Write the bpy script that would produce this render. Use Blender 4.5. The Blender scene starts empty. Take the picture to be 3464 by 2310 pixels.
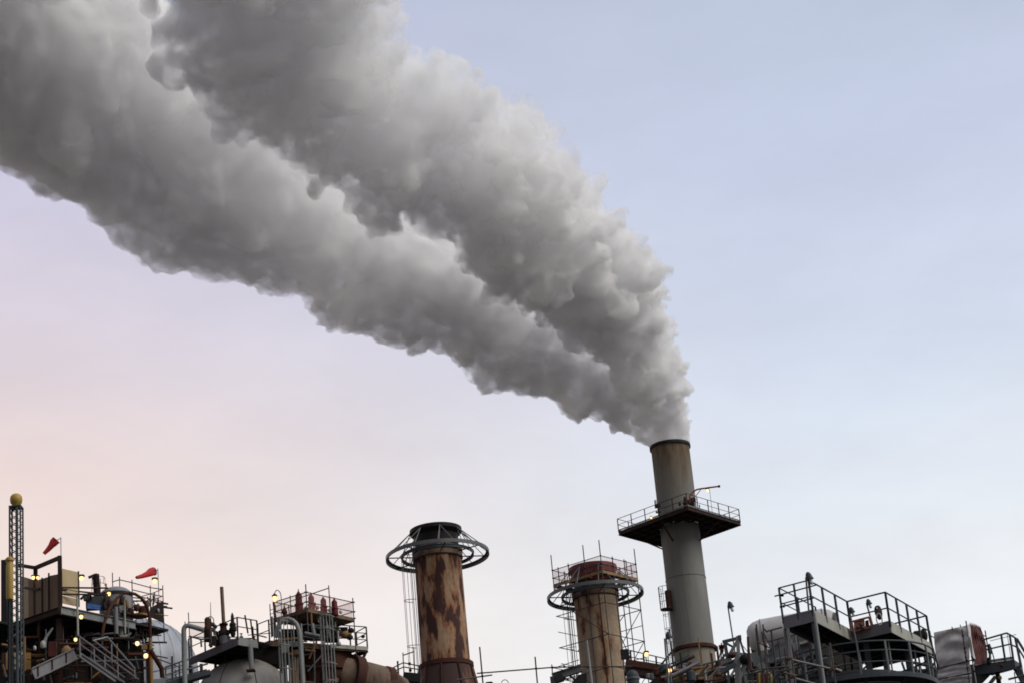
import bpy, bmesh, math, random
import numpy as np
from mathutils import Vector, Matrix

random.seed(7)
rng = np.random.default_rng(11)
scene = bpy.context.scene
COL = scene.collection
PI = math.pi

# ------------------------------------------------------------------ camera
F_PX, PITCH, ROLL = 7800.0, math.radians(22.5), math.radians(5.3)
CAM = Vector((0.0, 0.0, 1.7))
_r0, _u0 = Vector((1, 0, 0)), Vector((0, -math.sin(PITCH), math.cos(PITCH)))
FWD = Vector((0, math.cos(PITCH), math.sin(PITCH)))
RGT = _r0 * math.cos(ROLL) - _u0 * math.sin(ROLL)
UPV = _u0 * math.cos(ROLL) + _r0 * math.sin(ROLL)
cam_data = bpy.data.cameras.new('camera')
cam = bpy.data.objects.new('camera', cam_data)
COL.objects.link(cam)
_m = Matrix((RGT, UPV, -FWD)).transposed().to_4x4()
_m.translation = CAM
cam.matrix_world = _m
cam_data.sensor_width = 36.0
cam_data.lens = 36.0 * F_PX / 3464.0
cam_data.clip_end = 20000
scene.camera = cam

# ------------------------------------------------------------------ sky and sun
SUN_EL, SUN_AZ = math.radians(46), math.radians(116)      # azimuth clockwise from +Y: to the right
world = bpy.data.worlds.new('World')
scene.world = world
world.use_nodes = True
_nt = world.node_tree
_nt.nodes.clear()
def wn(t, **k):
    n = _nt.nodes.new(t)
    for a, b in k.items(): setattr(n, a, b)
    return n
def wl(a, b): _nt.links.new(a, b)
def srgb(r, g, b):
    f = lambda c: (c / 255 / 12.92) if c / 255 <= 0.04045 else ((c / 255 + 0.055) / 1.055) ** 2.4
    return (f(r), f(g), f(b), 1.0)
_out = wn('ShaderNodeOutputWorld')
_sky = wn('ShaderNodeTexSky', sky_type='NISHITA')
_sky.sun_disc = False
_sky.sun_elevation = SUN_EL
_sky.sun_rotation = SUN_AZ
_bg1 = wn('ShaderNodeBackground')
wl(_sky.outputs[0], _bg1.inputs[0]); _bg1.inputs[1].default_value = 0.07
# a thin even veil of high cloud at dusk: pale by the horizon, bluer overhead, rosy towards the west (left)
_geo = wn('ShaderNodeTexCoord')
_sep = wn('ShaderNodeSeparateXYZ'); wl(_geo.outputs['Generated'], _sep.inputs[0])
_rampR = wn('ShaderNodeValToRGB'); wl(_sep.outputs['Z'], _rampR.inputs[0])
_rampL = wn('ShaderNodeValToRGB'); wl(_sep.outputs['Z'], _rampL.inputs[0])
def setramp(node, stops):
    el = node.color_ramp.elements
    while len(el) > 1: el.remove(el[-1])
    el[0].position, el[0].color = stops[0][0], srgb(*stops[0][1])
    for p, c in stops[1:]:
        e = el.new(p); e.color = srgb(*c)
SKY_R = [(0.0, (253, 249, 246)), (0.24, (244, 247, 250)), (0.30, (231, 238, 246)), (0.36, (215, 224, 241)), (0.44, (201, 210, 232)), (0.53, (190, 200, 220)), (1.0, (164, 176, 205))]
SKY_L = [(0.0, (255, 238, 222)), (0.23, (255, 244, 236)), (0.28, (253, 235, 225)), (0.34, (240, 221, 217)), (0.40, (223, 213, 224)), (0.47, (205, 204, 228)), (0.56, (184, 190, 218)), (1.0, (166, 178, 210))]
setramp(_rampR, SKY_R); setramp(_rampL, SKY_L)
_az = wn('ShaderNodeMapRange'); wl(_sep.outputs['X'], _az.inputs['Value'])
_az.interpolation_type = 'SMOOTHSTEP'
_az.inputs['From Min'].default_value = -0.24; _az.inputs['From Max'].default_value = 0.14
_noi = wn('ShaderNodeTexNoise'); _noi.inputs['Scale'].default_value = 3.2; _noi.inputs['Detail'].default_value = 5; _noi.inputs['Roughness'].default_value = 0.55
_map = wn('ShaderNodeMapping'); _map.inputs['Scale'].default_value = (1.0, 1.0, 3.4); _map.inputs['Rotation'].default_value = (0, 0.35, 0.2)
wl(_geo.outputs['Generated'], _map.inputs[0]); wl(_map.outputs[0], _noi.inputs['Vector'])
_nm = wn('ShaderNodeMapRange'); wl(_noi.outputs['Fac'], _nm.inputs['Value'])
_nm.inputs['To Min'].default_value = -0.09; _nm.inputs['To Max'].default_value = 0.09
_nm.inputs['From Min'].default_value = 0.25; _nm.inputs['From Max'].default_value = 0.75
_add = wn('ShaderNodeMath', operation='ADD', use_clamp=True); wl(_az.outputs[0], _add.inputs[0]); wl(_nm.outputs[0], _add.inputs[1])
_mix = wn('ShaderNodeMix', data_type='RGBA'); wl(_add.outputs[0], _mix.inputs['Factor']); wl(_rampL.outputs[0], _mix.inputs['A']); wl(_rampR.outputs[0], _mix.inputs['B'])
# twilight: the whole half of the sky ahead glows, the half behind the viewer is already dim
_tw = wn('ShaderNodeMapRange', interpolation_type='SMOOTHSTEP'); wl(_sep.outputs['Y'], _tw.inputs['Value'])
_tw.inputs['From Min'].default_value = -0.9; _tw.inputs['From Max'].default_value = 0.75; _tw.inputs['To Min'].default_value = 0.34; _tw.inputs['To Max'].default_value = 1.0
_bg2 = wn('ShaderNodeBackground'); 
_no2 = wn('ShaderNodeTexNoise'); _no2.inputs['Scale'].default_value = 9.0; _no2.inputs['Detail'].default_value = 6; _no2.inputs['Roughness'].default_value = 0.6
_mp2 = wn('ShaderNodeMapping'); _mp2.inputs['Scale'].default_value = (1.0, 1.0, 2.6); _mp2.inputs['Rotation'].default_value = (0.2, -0.5, 0.0)
wl(_geo.outputs['Generated'], _mp2.inputs[0]); wl(_mp2.outputs[0], _no2.inputs['Vector'])
_hz = wn('ShaderNodeMapRange'); wl(_no2.outputs['Fac'], _hz.inputs['Value'])
_hz.inputs['From Min'].default_value = 0.3; _hz.inputs['From Max'].default_value = 0.7; _hz.inputs['To Min'].default_value = 0.955; _hz.inputs['To Max'].default_value = 1.045
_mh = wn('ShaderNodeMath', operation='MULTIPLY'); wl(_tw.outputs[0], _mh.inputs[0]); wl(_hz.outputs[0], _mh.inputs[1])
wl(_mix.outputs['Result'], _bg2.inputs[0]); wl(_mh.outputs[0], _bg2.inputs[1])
_ms = wn('ShaderNodeMixShader'); _ms.inputs[0].default_value = 0.96
wl(_bg1.outputs[0], _ms.inputs[1]); wl(_bg2.outputs[0], _ms.inputs[2]); wl(_ms.outputs[0], _out.inputs[0])

sun_data = bpy.data.lights.new('sun', 'SUN')
sun_data.energy = 2.4
sun_data.angle = math.radians(40)
sun_data.color = (1.0, 0.955, 0.86)
sun = bpy.data.objects.new('sun', sun_data)
COL.objects.link(sun)
_sd = Vector((math.sin(SUN_AZ) * math.cos(SUN_EL), math.cos(SUN_AZ) * math.cos(SUN_EL), math.sin(SUN_EL)))
sun.rotation_euler = _sd.to_track_quat('Z', 'Y').to_euler()
sun.location = (60, -60, 60)

scene.view_settings.view_transform = 'Standard'
scene.view_settings.look = 'None'
scene.view_settings.exposure = 0.0
scene.view_settings.gamma = 1.0
scene.view_settings.use_curve_mapping = False
scene.render.engine = 'CYCLES'
cy = scene.cycles
cy.use_denoising = True
cy.filter_width = 1.75
cy.max_bounces = 24
cy.volume_bounces = 14
cy.diffuse_bounces = 3
cy.glossy_bounces = 2
cy.transparent_max_bounces = 24
cy.sample_clamp_indirect = 4.0

# ------------------------------------------------------------------ photo pixel -> place in the world
def ray(px, py):
    return (FWD + RGT * ((px - 1732.0) / F_PX) + UPV * ((1155.0 - py) / F_PX))
def PY(px, py, Y):
    d = ray(px, py); return CAM + d * ((Y - CAM.y) / d.y)
def PZ(px, py, Z):
    d = ray(px, py); return CAM + d * ((Z - CAM.z) / d.z)
def PD(px, py, D):
    d = ray(px, py).normalized(); return CAM + d * D
def PV(x0, y0, px, py):
    """height at which the sight line through (px,py) passes the vertical line over (x0,y0)"""
    d = ray(px, py); h = Vector((d.x, d.y)); t = (Vector((x0, y0)) - Vector((CAM.x, CAM.y))).dot(h) / h.dot(h)
    return CAM.z + d.z * t
def to_px(p):
    v = Vector(p) - CAM
    return (1732 + F_PX * v.dot(RGT) / v.dot(FWD), 1155 - F_PX * v.dot(UPV) / v.dot(FWD))
# ------------------------------------------------------------------ materials
MATS = {}
def _new(name):
    m = bpy.data.materials.new(name); m.use_nodes = True; MATS[name] = m
    nt = m.node_tree; return m, nt, nt.nodes['Principled BSDF']
def _coord(nt, scale=(1, 1, 1)):
    g = nt.nodes.new('ShaderNodeNewGeometry'); mp = nt.nodes.new('ShaderNodeMapping'); mp.inputs['Scale'].default_value = scale
    nt.links.new(g.outputs['Position'], mp.inputs[0]); return mp.outputs[0]
def _noise(nt, vec, sc, det=4, rough=0.6):
    n = nt.nodes.new('ShaderNodeTexNoise'); n.inputs['Scale'].default_value = sc; n.inputs['Detail'].default_value = det; n.inputs['Roughness'].default_value = rough
    nt.links.new(vec, n.inputs['Vector']); return n.outputs['Fac']
def _range(nt, v, a, b, c=0.0, d=1.0):
    r = nt.nodes.new('ShaderNodeMapRange'); nt.links.new(v, r.inputs['Value'])
    for k, x in zip(('From Min', 'From Max', 'To Min', 'To Max'), (a, b, c, d)): r.inputs[k].default_value = x
    return r.outputs[0]
def _mixc(nt, f, a, b):
    m = nt.nodes.new('ShaderNodeMix'); m.data_type = 'RGBA'; nt.links.new(f, m.inputs['Factor'])
    for s, x in (('A', a), ('B', b)):
        if isinstance(x, tuple): m.inputs[s].default_value = x + (1,) if len(x) == 3 else x
        else: nt.links.new(x, m.inputs[s])
    return m.outputs['Result']
def worn(name, base, dark, rust=None, rust_amt=0.0, rough=0.6, metal=0.0, sc=1.5, stretch=0.3):
    """paint with blotchy wear and, optionally, rust that runs down in streaks"""
    m, nt, b = _new(name)
    v = _coord(nt, (1, 1, stretch))
    c = _mixc(nt, _range(nt, _noise(nt, v, sc, 6), 0.3, 0.7), base, dark)
    if rust:
        v2 = _coord(nt, (1, 1, 0.22))
        c = _mixc(nt, _range(nt, _noise(nt, v2, sc * 1.6, 7, 0.7), 0.62 - rust_amt, 0.74 - rust_amt), c, rust)
    nt.links.new(c, b.inputs['Base Color']); b.inputs['Roughness'].default_value = rough; b.inputs['Metallic'].default_value = metal; b.inputs['Specular IOR Level'].default_value = 0.5 if max(base) > 0.12 else 0.12
    return m
def rusty(name, paint, mid, dark, amt, sc=0.9, stretch=0.28):
    m, nt, b = _new(name)
    v = _coord(nt, (1, 1, stretch)); v2 = _coord(nt, (1.0, 1.0, 0.16)); v3 = _coord(nt, (1, 1, 1))
    c = _mixc(nt, _range(nt, _noise(nt, v3, 3.5, 6), 0.35, 0.7), paint, tuple(x * 0.72 for x in paint))
    c = _mixc(nt, _range(nt, _noise(nt, v2, sc * 2.2, 7, 0.65), 0.60 - amt * 0.6, 0.72 - amt * 0.6), c, mid)
    n1 = _noise(nt, v, sc * 1.15, 6, 0.6)
    c = _mixc(nt, _range(nt, n1, 0.51 - amt, 0.61 - amt), c, mid)
    c = _mixc(nt, _range(nt, n1, 0.585 - amt, 0.64 - amt), c, dark)
    nt.links.new(c, b.inputs['Base Color']); b.inputs['Roughness'].default_value = 0.85
    bp = nt.nodes.new('ShaderNodeBump'); bp.inputs['Strength'].default_value = 0.3; nt.links.new(n1, bp.inputs['Height']); nt.links.new(bp.outputs[0], b.inputs['Normal'])
    return m
def glow(name, col, s, clear=0.0):
    m = bpy.data.materials.new(name); m.use_nodes = True; MATS[name] = m; nt = m.node_tree; nt.nodes.clear()
    o = nt.nodes.new('ShaderNodeOutputMaterial'); e = nt.nodes.new('ShaderNodeEmission'); e.inputs[0].default_value = col + (1,); e.inputs[1].default_value = s
    if clear:
        t = nt.nodes.new('ShaderNodeBsdfTransparent'); x = nt.nodes.new('ShaderNodeMixShader'); x.inputs[0].default_value = 1 - clear
        nt.links.new(t.outputs[0], x.inputs[1]); nt.links.new(e.outputs[0], x.inputs[2]); nt.links.new(x.outputs[0], o.inputs[0])
    else: nt.links.new(e.outputs[0], o.inputs[0])
    return m
def cloth(name, col, clear=0.0, sc=3.0):
    m, nt, b = _new(name)
    v = _coord(nt); c = _mixc(nt, _range(nt, _noise(nt, v, sc, 5), 0.3, 0.7), col, tuple(x * 0.75 for x in col))
    nt.links.new(c, b.inputs['Base Color']); b.inputs['Roughness'].default_value = 0.8
    if clear:
        t = nt.nodes.new('ShaderNodeBsdfTransparent'); x = nt.nodes.new('ShaderNodeMixShader'); x.inputs[0].default_value = 1 - clear
        o = nt.get_output_node('CYCLES'); nt.links.new(t.outputs[0], x.inputs[1]); nt.links.new(b.outputs[0], x.inputs[2]); nt.links.new(x.outputs[0], o.inputs[0])
    return m
worn('grey_steel', (0.11, 0.12, 0.128), (0.07, 0.077, 0.081), (0.10, 0.055, 0.035), 0.02, 0.5)
worn('pale_steel', (0.23, 0.245, 0.24), (0.15, 0.157, 0.153), (0.14, 0.085, 0.05), 0.03, 0.55)
worn('cream_steel', (0.36, 0.36, 0.32), (0.25, 0.25, 0.22), (0.17, 0.12, 0.07), 0.03, 0.6)
worn('lilac_steel', (0.18, 0.172, 0.19), (0.12, 0.115, 0.127), (0.12, 0.07, 0.05), 0.02, 0.6)
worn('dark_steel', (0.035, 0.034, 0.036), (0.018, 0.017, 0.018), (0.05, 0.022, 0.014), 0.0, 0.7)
worn('brown_steel', (0.055, 0.034, 0.028), (0.028, 0.018, 0.016), (0.10, 0.042, 0.022), 0.02, 0.75)
worn('rust_pipe', (0.085, 0.036, 0.024), (0.045, 0.022, 0.017), (0.16, 0.07, 0.03), 0.0, 0.85)
worn('scaffold_tube', (0.085, 0.08, 0.078), (0.055, 0.045, 0.042), (0.12, 0.055, 0.03), 0.02, 0.55, 0.3)
worn('galvanised', (0.24, 0.255, 0.265), (0.16, 0.17, 0.18), None, 0, 0.5, 0.4)
worn('silver_cladding', (0.40, 0.42, 0.47), (0.24, 0.25, 0.285), (0.15, 0.13, 0.125), 0.0, 0.6, 0.25, 0.9, 0.05)
worn('grey_vessel', (0.30, 0.29, 0.28), (0.19, 0.17, 0.15), (0.16, 0.085, 0.055), 0.02, 0.6, 0.0, 0.6, 0.6)
worn('concrete', (0.19, 0.185, 0.17), (0.125, 0.12, 0.11), (0.085, 0.06, 0.042), -0.045, 0.9, 0.0, 0.35, 0.15)
worn('concrete_soot', (0.12, 0.102, 0.075), (0.06, 0.048, 0.034), (0.085, 0.042, 0.018), 0.035, 0.9, 0.0, 0.5, 0.3)
worn('concrete_base', (0.26, 0.24, 0.20), (0.18, 0.165, 0.135), (0.12, 0.05, 0.02), 0.05, 0.9, 0.0, 0.6, 0.12)
rusty('rust_chimney', (0.36, 0.235, 0.145), (0.24, 0.092, 0.036), (0.038, 0.011, 0.008), 0.105, 1.3, 0.25)
rusty('stained_chimney', (0.36, 0.27, 0.185), (0.25, 0.125, 0.06), (0.06, 0.018, 0.013), -0.005)
rusty('rust_base', (0.22, 0.10, 0.05), (0.085, 0.03, 0.02), (0.035, 0.014, 0.012), 0.13)
rusty('brown_duct', (0.16, 0.105, 0.07), (0.085, 0.05, 0.035), (0.05, 0.02, 0.016), 0.04)
worn('maroon_vessel', (0.075, 0.03, 0.022), (0.045, 0.02, 0.017), (0.16, 0.06, 0.03), -0.03, 0.8, 0.0, 0.8)
worn('red_paint', (0.12, 0.012, 0.014), (0.075, 0.010, 0.011), None, 0, 0.5)
worn('red_boom', (0.26, 0.05, 0.035), (0.17, 0.045, 0.03), (0.22, 0.10, 0.04), 0.0, 0.6)
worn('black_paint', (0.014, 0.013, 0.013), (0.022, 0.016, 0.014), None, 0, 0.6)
worn('plywood', (0.50, 0.38, 0.225), (0.36, 0.265, 0.15), (0.20, 0.13, 0.07), -0.05, 0.8, 0.0, 1.2)
worn('dark_plywood', (0.20, 0.13, 0.075), (0.12, 0.075, 0.045), (0.08, 0.05, 0.03), 0.0, 0.85)
worn('yellow_paint', (0.42, 0.27, 0.04), (0.33, 0.21, 0.04), (0.22, 0.13, 0.04), -0.04, 0.55)
worn('ochre_paint', (0.30, 0.16, 0.04), (0.17, 0.085, 0.03), (0.09, 0.04, 0.02), 0.04, 0.7)
worn('plank_wood', (0.30, 0.185, 0.085), (0.17, 0.10, 0.05), None, 0, 0.85)
worn('blue_paint', (0.05, 0.12, 0.30), (0.035, 0.08, 0.20), None, 0, 0.5)
worn('bulb_glass', (0.55, 0.60, 0.60), (0.45, 0.5, 0.5), None, 0, 0.2)
worn('slate_paint', (0.062, 0.072, 0.082), (0.042, 0.05, 0.056), None, 0, 0.5)
cloth('windsock_cloth', (0.55, 0.025, 0.03)); cloth('white_sheet', (0.64, 0.61, 0.61)); cloth('white_wrap', (0.52, 0.50, 0.505), 0, 1.5)
cloth('red_sheet', (0.085, 0.014, 0.010), 0, 2.5); cloth('blue_sheet', (0.03, 0.10, 0.32)); cloth('pink_net', (0.55, 0.22, 0.22), 0.87)
cloth('grey_sheet', (0.22, 0.23, 0.26))
glow('lamp_bulb', (1.0, 0.76, 0.36), 7.0); glow('lamp_globe', (1.0, 0.40, 0.05), 1.6, 0.3)

# ------------------------------------------------------------------ mesh pieces
class MB:
    """collects shapes in world coordinates; build() links them as ONE mesh object under a parent"""
    def __init__(s): s.v = []; s.f = []; s.smooth = False
    def add(s, vs, fs):
        o = len(s.v); s.v += [Vector(p) for p in vs]; s.f += [tuple(i + o for i in f) for f in fs]; return s
    def hexa(s, c):        # c: 4 lower corners then 4 upper corners, same order
        return s.add(c, [(3, 2, 1, 0), (4, 5, 6, 7), (0, 1, 5, 4), (1, 2, 6, 5), (2, 3, 7, 6), (3, 0, 4, 7)])
    def box(s, c, sx, sy, sz, rz=0.0):
        c = Vector(c); a, b = math.cos(rz), math.sin(rz); q = []
        for z in (-0.5, 0.5):
            for x, y in ((-0.5, -0.5), (0.5, -0.5), (0.5, 0.5), (-0.5, 0.5)):
                X, Y = x * sx, y * sy; q.append(c + Vector((X * a - Y * b, X * b + Y * a, z * sz)))
        return s.hexa(q)
    def prism(s, pts, z0, z1):
        n = len(pts); vs = [Vector((p[0], p[1], z0)) for p in pts] + [Vector((p[0], p[1], z1)) for p in pts]
        return s.add(vs, [tuple(range(n - 1, -1, -1)), tuple(range(n, 2 * n))] + [(i, (i + 1) % n, n + (i + 1) % n, n + i) for i in range(n)])
    def beam(s, p, q, w, h, up=(0, 0, 1)):
        p, q = Vector(p), Vector(q); d = (q - p).normalized(); up = Vector(up)
        if abs(d.dot(up)) > 0.98: up = Vector((0, 1, 0))
        r = d.cross(up).normalized(); u = r.cross(d)
        k = [(-w / 2, -h / 2), (w / 2, -h / 2), (w / 2, h / 2), (-w / 2, h / 2)]
        c = [p + r * a + u * b for a, b in k] + [q + r * a + u * b for a, b in k]
        return s.hexa(c)
    def ibeam(s, p, q, w, h, t=0.03):
        p, q = Vector(p), Vector(q); d = (q - p).normalized(); up = Vector((0, 0, 1))
        if abs(d.dot(up)) > 0.98: up = Vector((0, 1, 0))
        u = d.cross(up).normalized().cross(d)
        s.beam(p + u * (h / 2 - t / 2), q + u * (h / 2 - t / 2), w, t); s.beam(p - u * (h / 2 - t / 2), q - u * (h / 2 - t / 2), w, t)
        return s.beam(p, q, t, h - 2 * t)
    def tube(s, p, q, r, n=8, r2=None):
        return s.sweep([p, q], r, n, r2)
    def sweep(s, pts, r, n=8, r2=None, closed=False):
        pts = [Vector(p) for p in pts]; m = len(pts); prev = None; vs = []; fs = []
        for i, p in enumerate(pts):
            if closed: d = (pts[(i + 1) % m] - pts[i - 1]).normalized()
            else: d = (pts[min(i + 1, m - 1)] - pts[max(i - 1, 0)]).normalized()
            if prev is None:
                a = Vector((0, 0, 1)) if abs(d.z) < 0.9 else Vector((0, 1, 0)); a = (a - d * a.dot(d)).normalized()
            else: a = (prev - d * prev.dot(d)).normalized()
            prev = a; b = d.cross(a); rr = r if r2 is None else r + (r2 - r) * i / (m - 1)
            vs += [p + (a * math.cos(2 * PI * k / n) + b * math.sin(2 * PI * k / n)) * rr for k in range(n)]
        for i in range(m if closed else m - 1):
            j = (i + 1) % m
            fs += [(i * n + k, i * n + (k + 1) % n, j * n + (k + 1) % n, j * n + k) for k in range(n)]
        if not closed: fs += [tuple(range(n - 1, -1, -1)), tuple((m - 1) * n + k for k in range(n))]
        return s.add(vs, fs)
    def lathe(s, c, prof, n=48, caps=True):
        """prof: (radius, z above c) from low to high"""
        c = Vector(c); vs = []; fs = []; m = len(prof)
        for r, z in prof: vs += [c + Vector((r * math.cos(2 * PI * k / n), r * math.sin(2 * PI * k / n), z)) for k in range(n)]
        for i in range(m - 1): fs += [(i * n + k, i * n + (k + 1) % n, (i + 1) * n + (k + 1) % n, (i + 1) * n + k) for k in range(n)]
        if caps: fs += [tuple(range(n - 1, -1, -1)), tuple((m - 1) * n + k for k in range(n))]
        return s.add(vs, fs)
    def band(s, c, ri, ro, z0, z1, n=64, a0=0.0, a1=2 * PI):
        """flat ring or ring sector of rectangular section"""
        c = Vector(c); full = abs(a1 - a0 - 2 * PI) < 1e-6; m = n if full else n + 1; vs = []; fs = []
        for k in range(m):
            a = a0 + (a1 - a0) * k / n; e = Vector((math.cos(a), math.sin(a), 0))
            vs += [c + e * ri + Vector((0, 0, z0)), c + e * ro + Vector((0, 0, z0)), c + e * ro + Vector((0, 0, z1)), c + e * ri + Vector((0, 0, z1))]
        for k in range(n):
            j = (k + 1) % m; fs += [(4 * k + i, 4 * k + (i + 1) % 4, 4 * j + (i + 1) % 4, 4 * j + i) for i in range(4)]
        if not full: fs += [(3, 2, 1, 0), (4 * n, 4 * n + 1, 4 * n + 2, 4 * n + 3)]
        return s.add(vs, fs)
    def ball(s, c, rx, ry=None, rz=None, n=14, m=9):
        ry = rx if ry is None else ry; rz = rx if rz is None else rz; c = Vector(c); vs = [c + Vector((0, 0, -rz))]; fs = []
        for i in range(1, m):
            t = PI * i / m
            vs += [c + Vector((rx * math.sin(t) * math.cos(2 * PI * k / n), ry * math.sin(t) * math.sin(2 * PI * k / n), -rz * math.cos(t))) for k in range(n)]
        vs.append(c + Vector((0, 0, rz))); L = len(vs) - 1
        fs += [(0, 1 + (k + 1) % n, 1 + k) for k in range(n)]
        for i in range(m - 2): fs += [(1 + i * n + k, 1 + i * n + (k + 1) % n, 1 + (i + 1) * n + (k + 1) % n, 1 + (i + 1) * n + k) for k in range(n)]
        fs += [(L, 1 + (m - 2) * n + k, 1 + (m - 2) * n + (k + 1) % n) for k in range(n)]
        return s.add(vs, fs)
    def sheet(s, grid, t=0.012):
        """a cloth of some thickness through a grid of points (rows of columns)"""
        R, C = len(grid), len(grid[0]); flat = [Vector(p) for row in grid for p in row]
        nrm = (flat[C - 1] - flat[0]).cross(flat[(R - 1) * C] - flat[0]).normalized() * t
        vs = [p + nrm for p in flat] + [p - nrm for p in flat]; N = R * C; fs = []
        for i in range(R - 1):
            for j in range(C - 1):
                a = i * C + j; fs += [(a, a + 1, a + C + 1, a + C), (N + a, N + a + C, N + a + C + 1, N + a + 1)]
        rim = [j for j in range(C)] + [i * C + C - 1 for i in range(1, R)] + [(R - 1) * C + j for j in range(C - 2, -1, -1)] + [i * C for i in range(R - 2, 0, -1)]
        fs += [(rim[k], N + rim[k], N + rim[(k + 1) % len(rim)], rim[(k + 1) % len(rim)]) for k in range(len(rim))]
        return s.add(vs, fs)
    def build(s, name, mat, parent=None, smooth=False, label=None):
        o = Vector((0, 0, 0)); p = parent
        while p is not None: o = o + p.location; p = p.parent
        me = bpy.data.meshes.new(name); me.from_pydata([tuple(v - o) for v in s.v], [], s.f)
        bm = bmesh.new(); bm.from_mesh(me); bmesh.ops.recalc_face_normals(bm, faces=bm.faces); bm.to_mesh(me); bm.free()
        me.materials.append(MATS[mat])
        ob = bpy.data.objects.new(name, me); COL.objects.link(ob); ob.parent = parent
        if smooth:
            me.polygons.foreach_set('use_smooth', [True] * len(me.polygons))
            try: me.set_sharp_from_angle(angle=math.radians(42))
            except Exception: pass
        if label: ob['label'] = label
        return ob
def tag(o, label, cat, group=None):
    o['label'] = label; o['category'] = cat
    if group: o['group'] = group
    return o
def thing(name, label, cat, loc, group=None):
    o = bpy.data.objects.new(name, None); COL.objects.link(o); o.location = Vector(loc); o.empty_display_size = 0.3
    return tag(o, label, cat, group)
def copy_tree(o, parent=None):
    c = o.copy(); COL.objects.link(c); c.parent = parent
    for ch in list(o.children): copy_tree(ch, c)
    return c
def lerp(a, b, t): return Vector(a) + (Vector(b) - Vector(a)) * t
UPZ = Vector((0, 0, 1))

def railing(parent, pts, h=1.1, r=0.028, step=1.6, mat='grey_steel', mids=(0.5,), closed=False, post=None, counts=None):
    """posts, top rail and mid rails along a polyline standing on pts"""
    P = [Vector(p) for p in pts]
    if closed: P.append(P[0])
    done = []
    for i in range(len(P) - 1):
        a, b = P[i], P[i + 1]; n = counts[i] if counts else max(1, round((b - a).length / step))
        MB().tube(a + UPZ * h, b + UPZ * h, r, 6).build('top_rail', mat, parent)
        for m in mids: MB().tube(a + UPZ * h * m, b + UPZ * h * m, r * 0.85, 6).build('mid_rail', mat, parent)
        for k in range(n + 1):
            q = lerp(a, b, k / n)
            if any((q - d).length < 0.05 for d in done): continue
            done.append(q); MB().beam(q - UPZ * 0.12, q + UPZ * h, r * 2, r * 2, (0.7, 0.7, 0)).build('post', mat, parent) if post is None else MB().tube(q - UPZ * 0.1, q + UPZ * (h + post), r, 6).build('post', mat, parent)

def ladder_cage(parent, c, z0, z1, out, w=0.42, depth=0.75, hoop=1.5, mat='galvanised', r=0.022, straps=5, cage=True, ztop=None):
    """caged ladder; c = middle of the ladder, out = horizontal direction away from the wall"""
    out = Vector((out[0], out[1], 0)).normalized(); side = Vector((-out.y, out.x, 0)); c = Vector((c[0], c[1], 0))
    for s in (-1, 1): MB().tube(c + side * s * w / 2 + UPZ * z0, c + side * s * w / 2 + UPZ * z1, r, 6).build('stile', mat, parent)
    m = MB(); z = z0 + 0.2
    k = 0
    while z < z1:
        q = c + UPZ * z; MB().tube(q - side * w / 2, q + side * w / 2, r * 0.6, 5).build('rung', mat, parent) if k < 40 else None
        z += 0.3; k += 1
    if cage:
        arc = lambda t: c + out * depth * math.sin(PI * t) + side * (0.38 * math.cos(PI * t))
        z = z0 + 0.6
        while z <= z1 + 0.01:
            MB().sweep([arc(t / 10) + UPZ * z for t in range(11)], r * 0.9, 5).build('hoop', mat, parent); z += hoop
        MB().sweep([arc(t / 10) + UPZ * z1 for t in range(11)], r * 0.9, 5).build('hoop', mat, parent)
        for t in range(straps):
            u = 0.12 + 0.76 * t / (straps - 1); MB().tube(arc(u) + UPZ * (z0 + 0.6), arc(u) + UPZ * z1, r * 0.7, 5).build('cage_bar', mat, parent)
def ground_sheet():
    me = bpy.data.meshes.new('ground'); s = 6000
    me.from_pydata([(-s, -s, 0), (s, -s, 0), (s, s, 0), (-s, s, 0)], [], [(0, 1, 2, 3)])
    o = bpy.data.objects.new('ground', me); COL.objects.link(o); o['kind'] = 'structure'
    m = bpy.data.materials.new('asphalt'); m.use_nodes = True; nt = m.node_tree; b = nt.nodes['Principled BSDF']
    n = nt.nodes.new('ShaderNodeTexNoise'); n.inputs['Scale'].default_value = 0.15; n.inputs['Detail'].default_value = 8
    tc = nt.nodes.new('ShaderNodeNewGeometry'); nt.links.new(tc.outputs['Position'], n.inputs['Vector'])
    r = nt.nodes.new('ShaderNodeValToRGB'); nt.links.new(n.outputs['Fac'], r.inputs[0])
    r.color_ramp.elements[0].color = (0.035, 0.035, 0.036, 1); r.color_ramp.elements[1].color = (0.075, 0.07, 0.066, 1)
    nt.links.new(r.outputs[0], b.inputs['Base Color']); b.inputs['Roughness'].default_value = 0.9
    me.materials.append(m)
ground_sheet()
# ------------------------------------------------------------------ tall smoking chimney
def Z(ox, oy, s): return lambda x, y: (ox + x / s, oy + y / s)
z5, z6 = Z(2060, 1460, 3.564), Z(2180, 1840, 3.337)
top = PD(2266, 1508, 236); CX, CY, CZ = top.x, top.y, top.z
def axis_z(px, py): return PV(CX, CY, px, py)
k_m = 236 / F_PX
zr = axis_z(2353, 2196); zp = axis_z(2299, 1778); zs = axis_z(2276, 1590)
ch = thing('tall_chimney', 'tallest chimney, plain grey concrete, steam pouring from its top', 'chimney', (CX, CY, 0))
R_top, R_pl, R_low = 64.5 * k_m, 63.5 * k_m, 67.0 * k_m
MB().lathe((CX, CY, 0), [(R_low, 0), (R_low, zr - 0.25)], 64).build('base_section', 'concrete_base', ch, True)
MB().lathe((CX, CY, 0), [(R_low + 0.1, zr - 0.25), (R_low + 0.24, zr - 0.2), (R_low + 0.24, zr + 0.1), (R_low + 0.08, zr + 0.18)], 64).build('ring_band', 'rust_pipe', ch, True, 'rusty brown band')
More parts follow.
